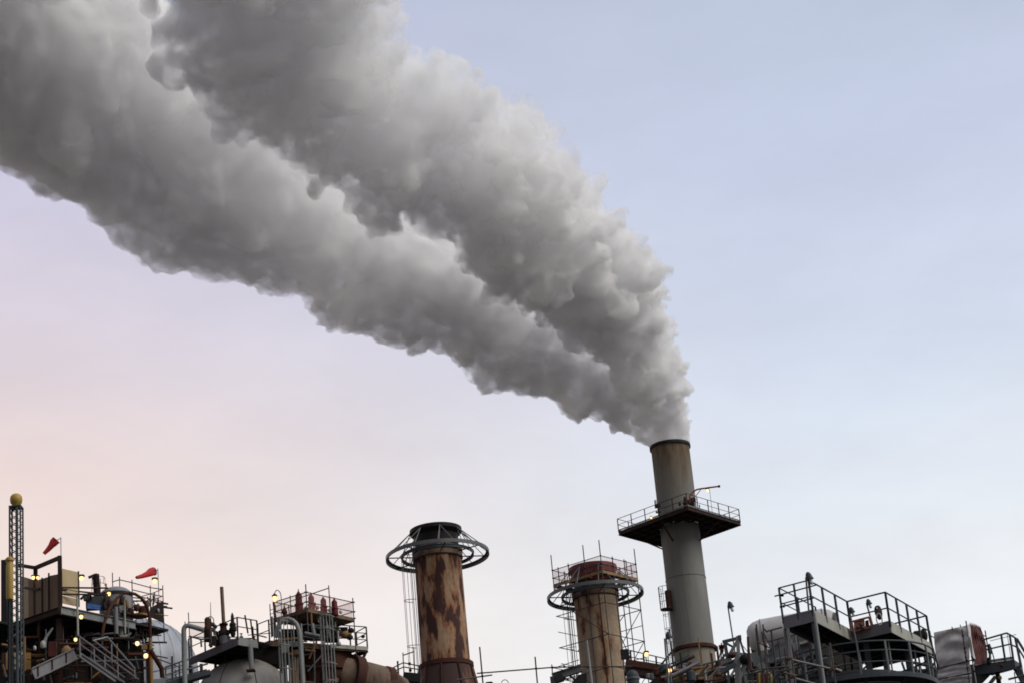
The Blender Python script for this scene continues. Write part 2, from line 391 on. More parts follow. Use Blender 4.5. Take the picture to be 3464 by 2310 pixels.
def sooty_concrete(zlow, zhigh):
    m, nt, b = _new('sooty_concrete')
    v = _coord(nt, (1, 1, 0.2)); base = _mixc(nt, _range(nt, _noise(nt, v, 0.7, 6), 0.3, 0.7), (0.215, 0.212, 0.20), (0.15, 0.148, 0.138))
    soot = _mixc(nt, _range(nt, _noise(nt, v, 0.9, 6, 0.65), 0.46, 0.62), (0.15, 0.122, 0.088), (0.105, 0.06, 0.03))
    g = nt.nodes.new('ShaderNodeNewGeometry'); sp = nt.nodes.new('ShaderNodeSeparateXYZ'); nt.links.new(g.outputs['Position'], sp.inputs[0])
    n2 = _range(nt, _noise(nt, _coord(nt, (1, 1, 0.3)), 0.5, 5), 0.25, 0.75, -2.2, 2.2)
    a = nt.nodes.new('ShaderNodeMath'); nt.links.new(sp.outputs['Z'], a.inputs[0]); nt.links.new(n2, a.inputs[1])
    c = _mixc(nt, _range(nt, a.outputs[0], zlow, zhigh), base, soot)
    c = _mixc(nt, _range(nt, _noise(nt, _coord(nt), 7.0, 3), 0.3, 0.7), c, tuple((0.10, 0.095, 0.085))) if False else c
    nt.links.new(c, b.inputs['Base Color']); b.inputs['Roughness'].default_value = 0.9
sooty_concrete(zs - 3.0, zs + 1.2)
lo = MB().lathe((CX, CY, 0), [(R_low, zr + 0.16), (R_pl + 0.05, zp + 0.5), (R_top, CZ - 0.3)], 64).build('shaft', 'sooty_concrete', ch, True)
rim = MB(); rim.band((CX, CY, 0), R_top - 0.35, R_top + 0.14, CZ - 0.3, CZ, 64); rim.build('rim', 'dark_steel', ch, True)
sj = MB()
for a in (4.55,): sj.tube((CX + (R_low + 0.01) * math.cos(a), CY + (R_low + 0.01) * math.sin(a), zr + 0.2), (CX + (R_pl + 0.06) * math.cos(a), CY + (R_pl + 0.06) * math.sin(a), zp - 0.5), 0.02, 4)
sj.build('weld_seam', 'concrete', ch)
for k in (5, 11):
    z = zr + 1.0 + k * (CZ - zr - 1.6) / 16; r_ = R_pl + 0.05 + (R_low - R_pl) * max(0, (zp - z) / (zp - zr)) if z < zp else R_pl + (R_top - R_pl) * (z - zp) / (CZ - zp)
    MB().band((CX, CY, 0), r_ - 0.05, r_ + 0.022, z - 0.012, z + 0.012, 64).build('plate_seam', 'sooty_concrete', ch, True)
# square platform round the shaft, one corner towards the camera
nC, lC, rC = [PZ(*z5(*p), zp) for p in ((945, 890), (116, 1196), (1582, 1078))]
fC = lC + rC - nC
pl = MB().build('platform', 'dark_steel', ch) if False else bpy.data.objects.new('platform', None); COL.objects.link(pl); pl.parent = ch
ring = [lC, nC, rC, fC]
cen = (lC + rC) / 2
deck = MB()
def quad_with_hole(mb, q, c, rr, z0, z1, n=40):
    """deck plate between a square outline and a round hole"""
    out = []
    for k in range(n):
        a = 2 * PI * k / n; d = Vector((math.cos(a), math.sin(a))); best = None
        for i in range(4):
            p, e = Vector(q[i][:2]) - Vector(c[:2]), Vector(q[(i + 1) % 4][:2]) - Vector(q[i][:2]); den = d.x * e.y - d.y * e.x
            if abs(den) < 1e-9: continue
            t = (p.x * e.y - p.y * e.x) / den; u = (p.x * d.y - p.y * d.x) / den
            if t > 0 and -1e-6 <= u <= 1 + 1e-6 and (best is None or t < best): best = t
        out.append((d * rr, d * best))
    vs = []
    for i, o in out:
        for v in (i, o):
            for z in (z0, z1): vs.append(Vector((c[0] + v.x, c[1] + v.y, z)))
    fs = []
    for k in range(n):
        a, b = 4 * k, 4 * ((k + 1) % n)
        fs += [(a + 1, a + 3, b + 3, b + 1), (a, b, b + 2, a + 2), (a + 2, b + 2, b + 3, a + 3), (a, a + 1, b + 1, b)]
    mb.add(vs, fs)
quad_with_hole(deck, ring, (CX, CY), R_pl + 0.12, zp - 0.06, zp)
deck.build('deck', 'dark_steel', pl)
for i in range(4):
    a, b = ring[i], ring[(i + 1) % 4]
    MB().ibeam(a - UPZ * 0.24, b - UPZ * 0.24, 0.16, 0.36).build('edge_beam', 'brown_steel', pl)
    MB().beam(a + UPZ * 0.09, b + UPZ * 0.09, 0.02, 0.14).build('toe_board', 'grey_steel', pl)
u1, u2 = (rC - nC), (lC - nC)
for k in range(1, 7):
    for base, span, L in ((nC, u1, u2), (nC, u2, u1)):
        p = base + span * (k / 7); q = p + L
        h = (cen - p); along = L.normalized(); perp = (h - along * h.dot(along)).length
        if perp < R_pl + 0.2:
            half = math.sqrt(max(0, (R_pl + 0.15) ** 2 - perp ** 2)); m = h.dot(along)
            segs = [(p, p + along * (m - half)), (p + along * (m + half), q)]
        else: segs = [(p, q)]
        for a, b in segs: MB().beam(a - UPZ * 0.2, b - UPZ * 0.2, 0.1, 0.22).build('joist', 'brown_steel', pl)
railing(pl, ring, 1.3, 0.035, 1.5, 'brown_steel', (0.52,), True, None, [5, 5, 5, 5])
for k in range(4):
    a = PI / 4 + k * PI / 2 + 0.3; e = Vector((math.cos(a), math.sin(a), 0)); w = Vector((CX, CY, 0)) + e * (R_pl + 0.1)
    MB().beam(w + UPZ * (zp - 2.0), w + e * 2.4 + UPZ * (zp - 0.4), 0.12, 0.14).build('bracket', 'brown_steel', pl)
# gear on the platform
dk = z5
b0 = lerp(nC, cen, 0.16); DAVIT_Y = b0.y; LEFT_RAIL_Y = lerp(lC, nC, 0.5).y - 0.1
MB().lathe(b0, [(0.20, 0), (0.20, 0.5), (0.28, 0.55), (0.28, 0.72), (0.12, 0.8), (0.12, 1.25)], 14).build('davit_base', 'brown_steel', ch)
dB = PY(*dk(975, 770), b0.y); dP = [PY(*dk(x, y), b0.y) for x, y in ((972, 860), (975, 775), (1000, 735), (1030, 708), (1068, 690), (1110, 683), (1215, 668), (1328, 654))]
MB().sweep(dP, 0.085, 8).build('davit_arm', 'red_boom', ch, True, 'rust red crane arm')
MB().tube(PY(*dk(1042, 776), b0.y), PY(*dk(1108, 690), b0.y), 0.035, 6).build('davit_brace', 'brown_steel', ch)
MB().box(lerp(dP[-2], dP[-1], 1.0), 0.2, 0.2, 0.2).build('davit_sheave', 'dark_steel', ch)
MB().tube(PY(*dk(1212, 684), b0.y), PY(*dk(1248, 985), b0.y), 0.022, 5).build('davit_rope', 'dark_steel', ch)
for x, y, s in ((1000, 830, 0.34), (1025, 812, 0.25), (985, 855, 0.3), (1010, 868, 0.25), (960, 842, 0.22)):
    MB().ball(PY(*dk(x, y), b0.y + 0.1), s * 0.8, s * 0.7, s, 8, 6).build('valve', 'brown_steel', ch)
bl = PY(*dk(585, 893), lerp(lC, nC, 0.55).y)
MB().box(bl, 0.55, 0.4, 0.32).build('junction_box', 'dark_steel', ch)
MB().lathe(bl + UPZ * 0.17 + Vector((-0.14, 0, 0)), [(0.13, 0), (0.14, 0.4), (0.08, 0.5)], 12).build('siren', 'white_wrap', ch)
for dx in (-0.16, 0.0, 0.18): MB().ball(bl + Vector((dx, 0, -0.62)), 0.1, 0.1, 0.13, 8, 6).build('valve', 'dark_steel', ch)
MB().tube(bl + Vector((0, 0, -1.0)), bl, 0.05, 6).build('stand', 'dark_steel', ch)
MB().ball(PY(*dk(855, 868), nC.y + 0.5), 0.14, 0.14, 0.22, 8, 6).build('valve', 'dark_steel', ch)
MB().ball(PY(*dk(1092, 895), nC.y + 0.6), 0.06, 0.06, 0.2, 8, 6).build('valve', 'dark_steel', ch)
# ladder basket low on the left side of the shaft
la = 3.62; e = Vector((math.cos(la), math.sin(la), 0)); lc = Vector((CX, CY, 0)) + e * (R_low + 0.32)
z_b0, z_b1 = axis_z(2266, 2072), axis_z(2262, 1996)
ladder_cage(ch, (lc.x, lc.y), 20, z_b0, (e.x, e.y), 0.42, 0.7, 1.4, 'grey_steel', 0.03)
bk = MB(); bk.band(lc + e * 0.25, 0.0, 0.62, z_b0, z_b0 + 0.08, 12); bk.build('landing', 'brown_steel', ch)
for i in range(5):
    a = la - 1.5 + 3.0 * i / 4; q = lc + e * 0.25 + Vector((math.cos(a), math.sin(a), 0)) * 0.6
    MB().tube(q + UPZ * z_b0, q + UPZ * z_b1, 0.03, 5).build('landing_post', 'brown_steel', ch)
for zz in (0.33, 0.66, 1.0):
    MB().sweep([lc + e * 0.25 + Vector((math.cos(la - 1.5 + 3.0 * i / 10), math.sin(la - 1.5 + 3.0 * i / 10), 0)) * 0.6 + UPZ * (z_b0 + (z_b1 - z_b0) * zz) for i in range(11)], 0.028, 5).build('landing_rail', 'brown_steel', ch)
MB().box(lc - e * 0.1 + UPZ * ((z_b0 + z_b1) / 2 - 0.2), 0.4, 0.5, (z_b1 - z_b0) * 0.9, la).build('cable_box', 'rust_pipe', ch)

# ------------------------------------------------------------------ two rusty chimneys with ring walkways
def ring_chimney(name, label, px_top, D, zc, body, collar_px, cap_mat, ladder_side):
    t = PD(*px_top, D); x, y = t.x, t.y
    pz = lambda p: PV(x, y, *p)
    c = thing(name, label, 'chimney', (x, y, 0), 'rusty chimneys with ring walkways')
    zcol = pz(collar_px); ztop = t.z
    R = 1.56
    MB().lathe((x, y, 0), [(R * 1.03, zc), (R, zcol - 0.35)], 64).build('shaft', body, c, True)
    MB().lathe((x, y, 0), [(R + 0.02, zcol - 0.36), (R + 0.12, zcol - 0.3), (R + 0.12, zcol - 0.02), (R + 0.03, zcol + 0.0), (R + 0.03, zcol + 0.1), (R + 0.13, zcol + 0.13), (R + 0.13, zcol + 0.36), (R + 0.02, zcol + 0.42)], 64).build('collar', 'brown_duct', c, True)
    hub = MB().lathe((x, y, 0), [(R * 0.94, zcol + 0.4), (R * 0.95, zcol + 1.3), (R * 1.06, ztop - 0.35), (R * 1.12, ztop - 0.25), (R * 1.12, ztop), (R * 1.02, ztop), (R * 1.0, ztop - 0.4)], 64, False)
    hub.build('cap', cap_mat, c, True)
    MB().lathe((x, y, 0), [(R * 0.9, ztop - 0.6), (R * 0.9, ztop - 0.58)], 32).build('flue_plate', 'black_paint', c)
    zo = zcol - 0.08
    o1 = MB().band((x, y, zo), 3.38, 3.46, -0.1, 0.12, 96); o1.band((x, y, zo), 3.24, 3.46, 0.12, 0.15, 96); o1.build('outer_ring', 'grey_steel', c)
    o2 = MB().band((x, y, zo), 2.36, 2.43, -0.08, 0.1, 80); o2.band((x, y, zo), 2.3, 2.46, 0.1, 0.13, 80); o2.build('inner_ring', 'slate_paint', c)
    for k in range(8):
        a = 0.22 + k * PI / 4; e = Vector((math.cos(a), math.sin(a), 0)); o = Vector((x, y, 0))
        MB().beam(o + e * (R + 0.05) + UPZ * (zo - 0.02), o + e * 3.4 + UPZ * (zo - 0.02), 0.045, 0.07).build('spoke', 'dark_steel', c)
        tp = o + e * (R * 1.1) + UPZ * (ztop - 0.2)
        for da, rr in ((-0.15, 3.38), (0.17, 3.38), (-0.12, 2.4)):
            q = o + Vector((math.cos(a + da), math.sin(a + da), 0)) * rr + UPZ * (zo + 0.08)
            MB().tube(tp, q, 0.03, 6).build('strut', 'grey_steel', c)
    return c, x, y, zcol, ztop, R
z3, z4 = Z(1260, 1720, 2.658), Z(1780, 1820, 3.2)
t1 = z3(567, 190)
_b1 = z3(690, 1400)
_t = PD(*t1, 155); zb1 = PV(_t.x, _t.y, *_b1)
r1, x1, y1, zc1, zt1, R1 = ring_chimney('rusty_chimney', 'chimney with peeling brown rust all over and a black top, not scaffolded', t1, 155, zb1, 'rust_chimney', z3(592, 418), 'black_paint', -1)
fl = MB(); fl.lathe((x1, y1, 0), [(R1 * 1.04, zb1), (R1 * 1.17, zb1), (R1 * 1.17, zb1 - 0.28), (R1 * 1.05, zb1 - 0.28)], 48); fl.build('flange', 'maroon_vessel', r1, True)
MB().lathe((x1, y1, 0), [(3.6, 0), (3.6, zb1 - 9), (R1 * 1.12, zb1 - 0.25)], 48).build('cone_base', 'rust_base', r1, True)
for k in range(10):
    a = 2 * PI * k / 10 + 0.2; e = Vector((math.cos(a), math.sin(a), 0))
    MB().beam(Vector((x1, y1, zb1 - 0.3)) + e * (R1 * 1.16), Vector((x1, y1, zb1 - 6)) + e * 2.95, 0.08, 0.1).build('stiffener', 'maroon_vessel', r1)
le = Vector((math.cos(3.5), math.sin(3.5), 0))
ladder_cage(r1, (x1 + le.x * (R1 + 0.25), y1 + le.y * (R1 + 0.25)), 10, zc1 - 0.1, (le.x, le.y), 0.45, 0.72, 3.1, 'galvanised', 0.026, 4)
t2 = z4(718, 320)
_t = PD(*t2, 166)
r2, x2, y2, zc2, zt2, R2 = ring_chimney('rusty_chimney', 'stained cream chimney with a red wrapped top inside scaffolding', t2, 166, 0, 'stained_chimney', z4(746, 612), 'red_paint', -1)
le = Vector((math.cos(3.45), math.sin(3.45), 0))
ladder_cage(r2, (x2 + le.x * (R2 + 0.35), y2 + le.y * (R2 + 0.35)), 10, zc2 - 0.1, (le.x, le.y), 0.42, 0.6, 2.2, 'galvanised', 0.026, 3)
cab = MB()
for a in (4.35, 4.85): cab.tube((x2 + (R2 + 0.04) * math.cos(a), y2 + (R2 + 0.04) * math.sin(a), zc2 - 14), (x2 + (R2 + 0.04) * math.cos(a), y2 + (R2 + 0.04) * math.sin(a), zc2 - 0.4), 0.03, 5)
cab.build('cable_run', 'rust_pipe', r2)

# ------------------------------------------------------------------ scaffold round the second rusty chimney
sc = thing('scaffold_tower', 'tube scaffold with red netting wrapped round the red topped chimney', 'scaffold', (x2, y2, 0))
zd2 = PV(x2, y2, *z4(752, 486))
nS, lS, rS = [PZ(*z4(*p), zd2) for p in ((822, 362), (300, 520), (1205, 452))]
ctr = Vector((x2, y2, zd2)); fS = lS + rS - nS
sq = [lS, nS, rS, fS]
def standard(p, z1, z0=0.0, r=0.042): return MB().tube((p.x, p.y, z0), (p.x, p.y, z1), r, 6).build('standard', 'scaffold_tube', sc)
edges = [(lS, nS), (nS, rS), (rS, fS), (fS, lS)]
hts = {0: zd2 + 1.75, 1: zd2 + 2.1, 2: zd2 + 1.9, 3: zd2 + 1.6}
posts = []
for i, (a, b) in enumerate(edges):
    d = (b - a); n_b = 3
    for k in range(n_b):
        p = a + d * (k / n_b); low = 0.0 if (i in (1, 2, 3)) else (0.0 if k in (0, 2) else zd2 - 0.4)
        if i == 0 and k == 0: low = zd2 - 0.3
        standard(p, zd2 + (2.35 if (i, k) in ((0, 2), (1, 0), (2, 0), (0, 0)) else 1.35), low); posts.append(p)
for i, (a, b) in enumerate(edges):
    for h in (0.15, 0.62, 1.2):
        MB().tube(a + UPZ * h, b + UPZ * h, 0.03, 6).build('guard_rail', 'scaffold_tube', sc)
    z = zd2 - 2.2
    j = 0
    while z > zd2 - 13 and j < 6:
        d = (b - a).normalized() * 0.05; lo_a, lo_b = a.copy(), b.copy(); lo_a.z = lo_b.z = z
        MB().tube(lo_a - d, lo_b + d, 0.034, 6).build('ledger', 'scaffold_tube', sc)
        if j % 2 == (i % 2):
            p = lerp(a, b, 1 / 3); q = lerp(a, b, 2 / 3) if i % 2 else b; MB().tube((p.x, p.y, z), (q.x, q.y, z - 2.3), 0.034, 6).build('brace', 'scaffold_tube', sc)
        if i in (2, 3): MB().tube((a.x, a.y, z), ((a.x + b.x) / 2, (a.y + b.y) / 2, z - 2.3), 0.03, 6).build('brace', 'scaffold_tube', sc); MB().tube((lo_a - UPZ * 1.15), (lo_b - UPZ * 1.15), 0.028, 6).build('ledger', 'scaffold_tube', sc)
        z -= 2.3; j += 1
# deck planks: a walkway of boards along every edge
for i, (a, b) in enumerate(edges):
    d = (b - a).normalized(); inn = (ctr - (a + b) / 2).normalized()
    for k in range(2):
        p = a + inn * (0.12 + 0.235 * k) + d * (0.02 if i % 2 else 1.2); q = b + inn * (0.12 + 0.235 * k) - d * (0.02 if i % 2 else 1.2)
        MB().beam(p - UPZ * 0.02, q - UPZ * (0.02 + 0.01 * (k % 2)), 0.225, 0.045).build('plank', 'plank_wood', sc)
    MB().beam(a - inn * 0.05 + UPZ * 0.02, b - inn * 0.05 + UPZ * 0.02, 0.03, 0.2).build('toe_board', 'plank_wood', sc)
    for k in range(4):
        p = lerp(a, b, (k + 0.5) / 4) - UPZ * 0.09; MB().tube(p - inn * 0.1, p + inn * 1.3, 0.03, 5).build('transom', 'scaffold_tube', sc)
for (a, b, w) in ((lS, nS, 1), (nS, rS, 1), (rS, fS, 1), (fS, lS, 1)):
    n = 10; g = []
    for h in (0.22, 0.7, 1.17):
        g.append([lerp(a, b, 0.02 + 0.96 * k / n) + UPZ * (h + 0.02 * math.sin(k * 1.7)) + Vector((0, 0.03 * math.sin(k * 2.3), 0)) for k in range(n + 1)])
    MB().sheet(g, 0.004).build('debris_net', 'pink_net', sc)
for p in (lerp(lS, nS, 0.12), lerp(nS, rS, 0.72), lerp(rS, fS, 0.1)):
    MB().beam(p + UPZ * 0.2, p + UPZ * 1.3, 0.07, 0.07).build('red_post', 'red_paint', sc)
for p in posts:
    for h in (0.62, 1.2): MB().ball(p + UPZ * h, 0.075, 0.075, 0.075, 6, 4).build('coupler', 'dark_steel', sc)
# ------------------------------------------------------------------ left: dark process structure
z1 = Z(0, 1650, 2.375); zA = Z(0, 1860, 6.819); zB = Z(0, 2080, 6.819); zC = Z(260, 1900, 7.35); zD = Z(300, 2090, 7.128)
DL = 125.0
_c0 = PD(*z1(490, 948), DL); ZL = _c0.z                    # near corner of the upper deck
LN = _c0; LR = PZ(*z1(1085, 1072), ZL); LL = PZ(*z1(215, 1042), ZL)
ub = (LR - LN); ua = (LL - LN)
wx, wy = ub.normalized(), ua.normalized()
LX, LY = LN.x, LN.y
st = thing('process_structure', 'dark multi storey steel structure with plywood screens on its top deck', 'structure', (LX, LY, 0))
def L3(px, py, depth=0.0):
    zx = px * 2.375
    return PY(px, py, LN.y + depth + (4.12 * (zx - 490) / 595 if zx > 490 else 0.0))
lenR, lenL = ub.length + 2.5, 9.0
W = lambda a, b, z: Vector((LN.x, LN.y, 0)) + wx * a + wy * b + UPZ * z
def floor_slab(z, a0, a1, b0, b1, t, mat, nm):
    MB().prism([W(a0, b0, 0)[:2], W(a1, b0, 0)[:2], W(a1, b1, 0)[:2], W(a0, b1, 0)[:2]], z - t, z).build(nm, mat, st)
floor_slab(ZL, 0.05, lenR, 0.05, lenL, 0.12, 'dark_steel', 'upper_deck')
MB().ibeam(W(0, 0, ZL - 0.22), W(ub.length, 0, ZL - 0.22), 0.2, 0.44).build('edge_beam', 'pale_steel', st, False, 'pale grey edge beam')
MB().ibeam(W(0, 0.12, ZL - 0.2), W(0, lenL, ZL - 0.2), 0.2, 0.34).build('edge_beam', 'brown_steel', st)
for k in range(1, 8): MB().ibeam(W(lenR * k / 8, 0.2, ZL - 0.32), W(lenR * k / 8, lenL, ZL - 0.32), 0.14, 0.3).build('joist', 'dark_steel', st)
zf = [ZL - 4.4, ZL - 8.8, ZL - 13.5]
for i, z in enumerate(zf):
    floor_slab(z, 0.6, lenR, 0.6, lenL, 0.14, 'dark_steel', 'lower_deck')
    MB().ibeam(W(0.6, 0.6, z - 0.2), W(lenR, 0.6, z - 0.2), 0.2, 0.36).build('edge_beam', 'brown_steel', st)
for a, b in ((0.4, 0.6), (lenR * 0.5, 1.6), (lenR, 1.6), (0.4, lenL), (lenR, lenL), (-2.6, 3.6), (-2.6, lenL)):
    MB().ibeam(W(a, b, 0), W(a, b, ZL - 0.5), 0.3, 0.3).build('column', 'brown_steel', st)
for k in range(8):                                        # black panels added to stand for the shaded interior, set back behind deck edges
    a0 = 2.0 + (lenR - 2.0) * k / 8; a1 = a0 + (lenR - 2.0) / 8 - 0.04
    MB().prism([W(a0, 2.0, 0)[:2], W(a1, 2.0, 0)[:2], W(a1, 2.08, 0)[:2], W(a0, 2.08, 0)[:2]], 8, ZL - 0.5).build('shade_panel', 'black_paint', st)
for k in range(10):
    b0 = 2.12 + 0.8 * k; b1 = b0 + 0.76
    MB().prism([W(2.0, b0, 0)[:2], W(2.08, b0, 0)[:2], W(2.08, b1, 0)[:2], W(2.0, b1, 0)[:2]], 8, ZL - 0.5).build('shade_panel', 'black_paint', st)
floor_slab(ZL - 0.25, -3.0, 0.0, 3.2, lenL, 0.12, 'dark_steel', 'upper_deck')
# frame of heavy brown beams round the top of the screens
fr = 'brown_steel'
pB, pA, pC = L3(*z1(285, 640), 2.6), L3(*z1(480, 558), 0.15), L3(*z1(150, 618), 4.2)
MB().beam(pA, pB, 0.15, 0.2).build('frame_beam', fr, st); MB().beam(pB, pC, 0.15, 0.2).build('frame_beam', fr, st)
for p in (pA, pB): MB().beam(Vector((p.x, p.y, ZL - 0.3)), p + UPZ * 0.1, 0.2, 0.2).build('frame_post', fr, st)
pl_ = L3(*z1(35, 580), 3.0); MB().beam(Vector((pl_.x, pl_.y, ZL - 9)), pl_, 0.3, 0.3).build('frame_post', 'dark_steel', st)
# plywood sheets
def ply(c0, c1, htop, zbot, mat, t=0.03, tops=None):
    a, b = Vector(c0), Vector(c1); d = b - a; n = Vector((-d.y, d.x, 0)).normalized() * t
    q = [Vector((a.x, a.y, zbot)), Vector((b.x, b.y, zbot))]
    q += [p + n for p in reversed(q)]
    u = [Vector((a.x, a.y, a.z)), Vector((b.x, b.y, b.z))]; u += [p + n for p in reversed(u)]
    MB().hexa(q + u).build('plywood_sheet', mat, st)
s0, s1 = L3(*z1(500, 645), 0.2), L3(*z1(630, 668), 0.2); s1.z = s0.z
zb = L3(*z1(500, 925), 0.2).z
m_ = zb + (s0.z - zb) * 0.42; m2 = zb + (s0.z - zb) * 0.22
ply(s0, s1, 0, m_ + 0.04, 'plywood'); ply(Vector((s0.x, s0.y, m_)), Vector((s1.x, s1.y, m_)), 0, m2 + 0.04, 'plywood'); ply(Vector((s0.x, s0.y, m2)), Vector((s1.x, s1.y, m2)), 0, zb, 'plywood')
for f in (0.42, 0.23): MB().tube(Vector((s0.x - 0.2, s0.y - 0.1, zb + (s0.z - zb) * f + 0.05)), Vector((s1.x + 1.6, s1.y - 0.1, zb + (s0.z - zb) * f + 0.05)), 0.05, 6).build('guard_rail', 'brown_steel', st)
MB().tube(s1 - UPZ * (s1.z - zb), s1 + UPZ * 0.05, 0.05, 6).build('standard', 'scaffold_tube', st)
for (x0, y0, d0, x1_, y1_, d1, mt) in ((470, 690, 0.4, 395, 705, 1.05, 'dark_plywood'), (393, 712, 1.07, 340, 728, 1.7, 'dark_plywood'), (338, 728, 1.72, 290, 745, 2.4, 'dark_plywood'), (284, 742, 2.75, 232, 724, 3.5, 'dark_plywood'), (230, 722, 3.52, 175, 708, 4.3, 'plywood')):
    ply(L3(*z1(x0, y0), d0), L3(*z1(x1_, y1_), d1), 0, ZL - 0.1, mt)
for x, y, d in ((392, 682, 1.0), (338, 720, 1.6)):
    p = L3(*z1(x, y), d); MB().beam(Vector((p.x, p.y, ZL)), p, 0.08, 0.08).build('stud', 'dark_steel', st)
rl = [L3(*z1(x, y), d) for x, y, d in ((190, 800, 4.3), (285, 820, 2.5), (320, 812, 1.8))]
MB().sweep([p - Vector((0, 0.1, 0)) for p in rl], 0.06, 6).build('guard_rail', 'dark_steel', st)
# scaffold rails at the right end of the deck
def zpost(x, y, d, zb_, r=0.03, nm='standard', mat='scaffold_tube'):
    p = L3(*z1(x, y), d); MB().tube(Vector((p.x, p.y, zb_)), p, r, 6).build(nm, mat, st); return p
ps = [(903, 678, 3.0), (960, 712, 1.6), (1060, 735, 1.8), (1207, 780, 2.0), (1307, 780, 2.2)]
for x, y, d in ps: zpost(x, y, d, ZL - 0.3)
def run(pts, r=0.03, mat='scaffold_tube', nm='guard_rail'):
    q = [L3(*z1(x, y), d) for x, y, d in pts]
    for a, b in zip(q, q[1:]): MB().tube(a, b, r, 6).build(nm, mat, st)
run([(903, 752, 3.0), (960, 735, 1.6), (1060, 758, 1.8), (1207, 798, 2.0), (1308, 812, 2.2)])
run([(1060, 815, 1.8), (1207, 850, 2.0), (1308, 868, 2.2)]); run([(1140, 868, 2.0), (1207, 850, 2.0), (1308, 810, 2.2)], 0.025)
run([(1120, 870, 3.4), (1308, 910, 3.4)]); run([(1207, 905, 2.0), (1308, 865, 2.2)], 0.025)
run([(495, 812, 0.1), (640, 830, 0.6), (755, 842, 0.9)], 0.05, 'brown_steel')
g_ = [[L3(*z1(x, y), 2.1) for x in (1210, 1240, 1270, 1300)] for y in (930, 890, 860)]
MB().sheet(g_, 0.004).build('debris_net', 'pink_net', st)
MB().hexa([L3(*z1(x, y), d) for x, y, d in ((1205, 1035, 0.6), (1322, 1088, 0.6), (1322, 1085, 1.8), (1205, 1030, 1.8), (1203, 962, 0.6), (1308, 905, 0.6), (1308, 905, 1.8), (1203, 965, 1.8))]).build('end_cabin', 'black_paint', st)
for x, y, w, h, mt in ((1150, 985, 0.9, 0.5, 'maroon_vessel'), (1050, 995, 0.6, 0.45, 'brown_steel'), (1095, 960, 0.5, 0.35, 'rust_pipe'), (1185, 930, 0.35, 0.4, 'brown_duct'), (1020, 930, 0.35, 0.5, 'ochre_paint'), (960, 975, 0.4, 0.4, 'lilac_steel'), (1270, 985, 0.3, 0.25, 'galvanised'), (885, 940, 0.5, 0.5, 'brown_steel'), (850, 905, 0.4, 0.5, 'dark_steel'), (980, 900, 0.4, 0.5, 'brown_steel'), (870, 890, 0.3, 0.3, 'rust_pipe'), (900, 930, 0.3, 0.35, 'dark_steel'), (940, 900, 0.25, 0.5, 'ochre_paint'), (840, 945, 0.3, 0.4, 'brown_steel'), (930, 950, 0.5, 0.25, 'brown_steel'), (880, 965, 0.5, 0.2, 'dark_steel'), (1010, 1010, 0.9, 0.2, 'maroon_vessel'), (1120, 1025, 1.6, 0.16, 'ochre_paint')):
    q = L3(*z1(x, y), 0.5); w *= 0.62; MB().lathe(q, [(w * 0.35, -h / 2), (w * 0.5, -h * 0.35), (w * 0.5, h * 0.3), (w * 0.3, h / 2)], 12).build('drum', mt, st, True)
for k in range(46):                                       # pipework and brackets crowding the right half of the deck
    rk_ = random.Random(100 + k); x = rk_.uniform(830, 1290); y = rk_.uniform(870, 1020) + max(0, (x - 1000)) * 0.05; d = rk_.uniform(0.3, 2.0); p = L3(*z1(x, y), d)
    q = p + rk_.choice([Vector((0, 0, 0.7)), Vector((0.6, 0.5, 0)), Vector((0.5, 0.65, 0.1)), Vector((-0.3, 0.1, 0.5)), Vector((0.2, 0.1, -0.5))]) * rk_.uniform(0.5, 1.3)
    MB().tube(p, q, rk_.uniform(0.02, 0.055), 6).build('pipe', rk_.choice(['brown_steel', 'dark_steel', 'rust_pipe', 'scaffold_tube', 'grey_steel', 'maroon_vessel', 'ochre_paint', 'lilac_steel']), st)
# columns, pipes and stubs below the deck
for x, ya, yb, r, mt, d in ((930, 955, 1172, 0.12, 'lilac_steel', -0.25), (1000, 868, 1168, 0.05, 'cream_steel', -0.2), (970, 1105, 1180, 0.14, 'cream_steel', 0.4), (620, 860, 1180, 0.055, 'cream_steel', -0.35), (1090, 1060, 1180, 0.05, 'grey_steel', 0.6)):
    MB().tube(L3(*z1(x, ya), d), L3(*z1(x + (yb - ya) * 0.018, yb), d), r, 10).build('standpipe', mt, st, True)
MB().sweep([L3(*z1(x, y), 0.3) for x, y in ((955, 1192), (1000, 1190), (1030, 1180), (1048, 1160))], 0.09, 8).build('drain_pipe', 'pale_steel', st, True)
MB().beam(L3(*z1(1000, 1133), 1.2), L3(*z1(1200, 1133), 0.5), 0.07, 0.1).build('strut', 'ochre_paint', st)
MB().box(L3(*z1(1165, 1108), 0.9), 0.55, 0.3, 0.35).build('red_panel', 'red_sheet', st)
rr_ = random.Random(3)
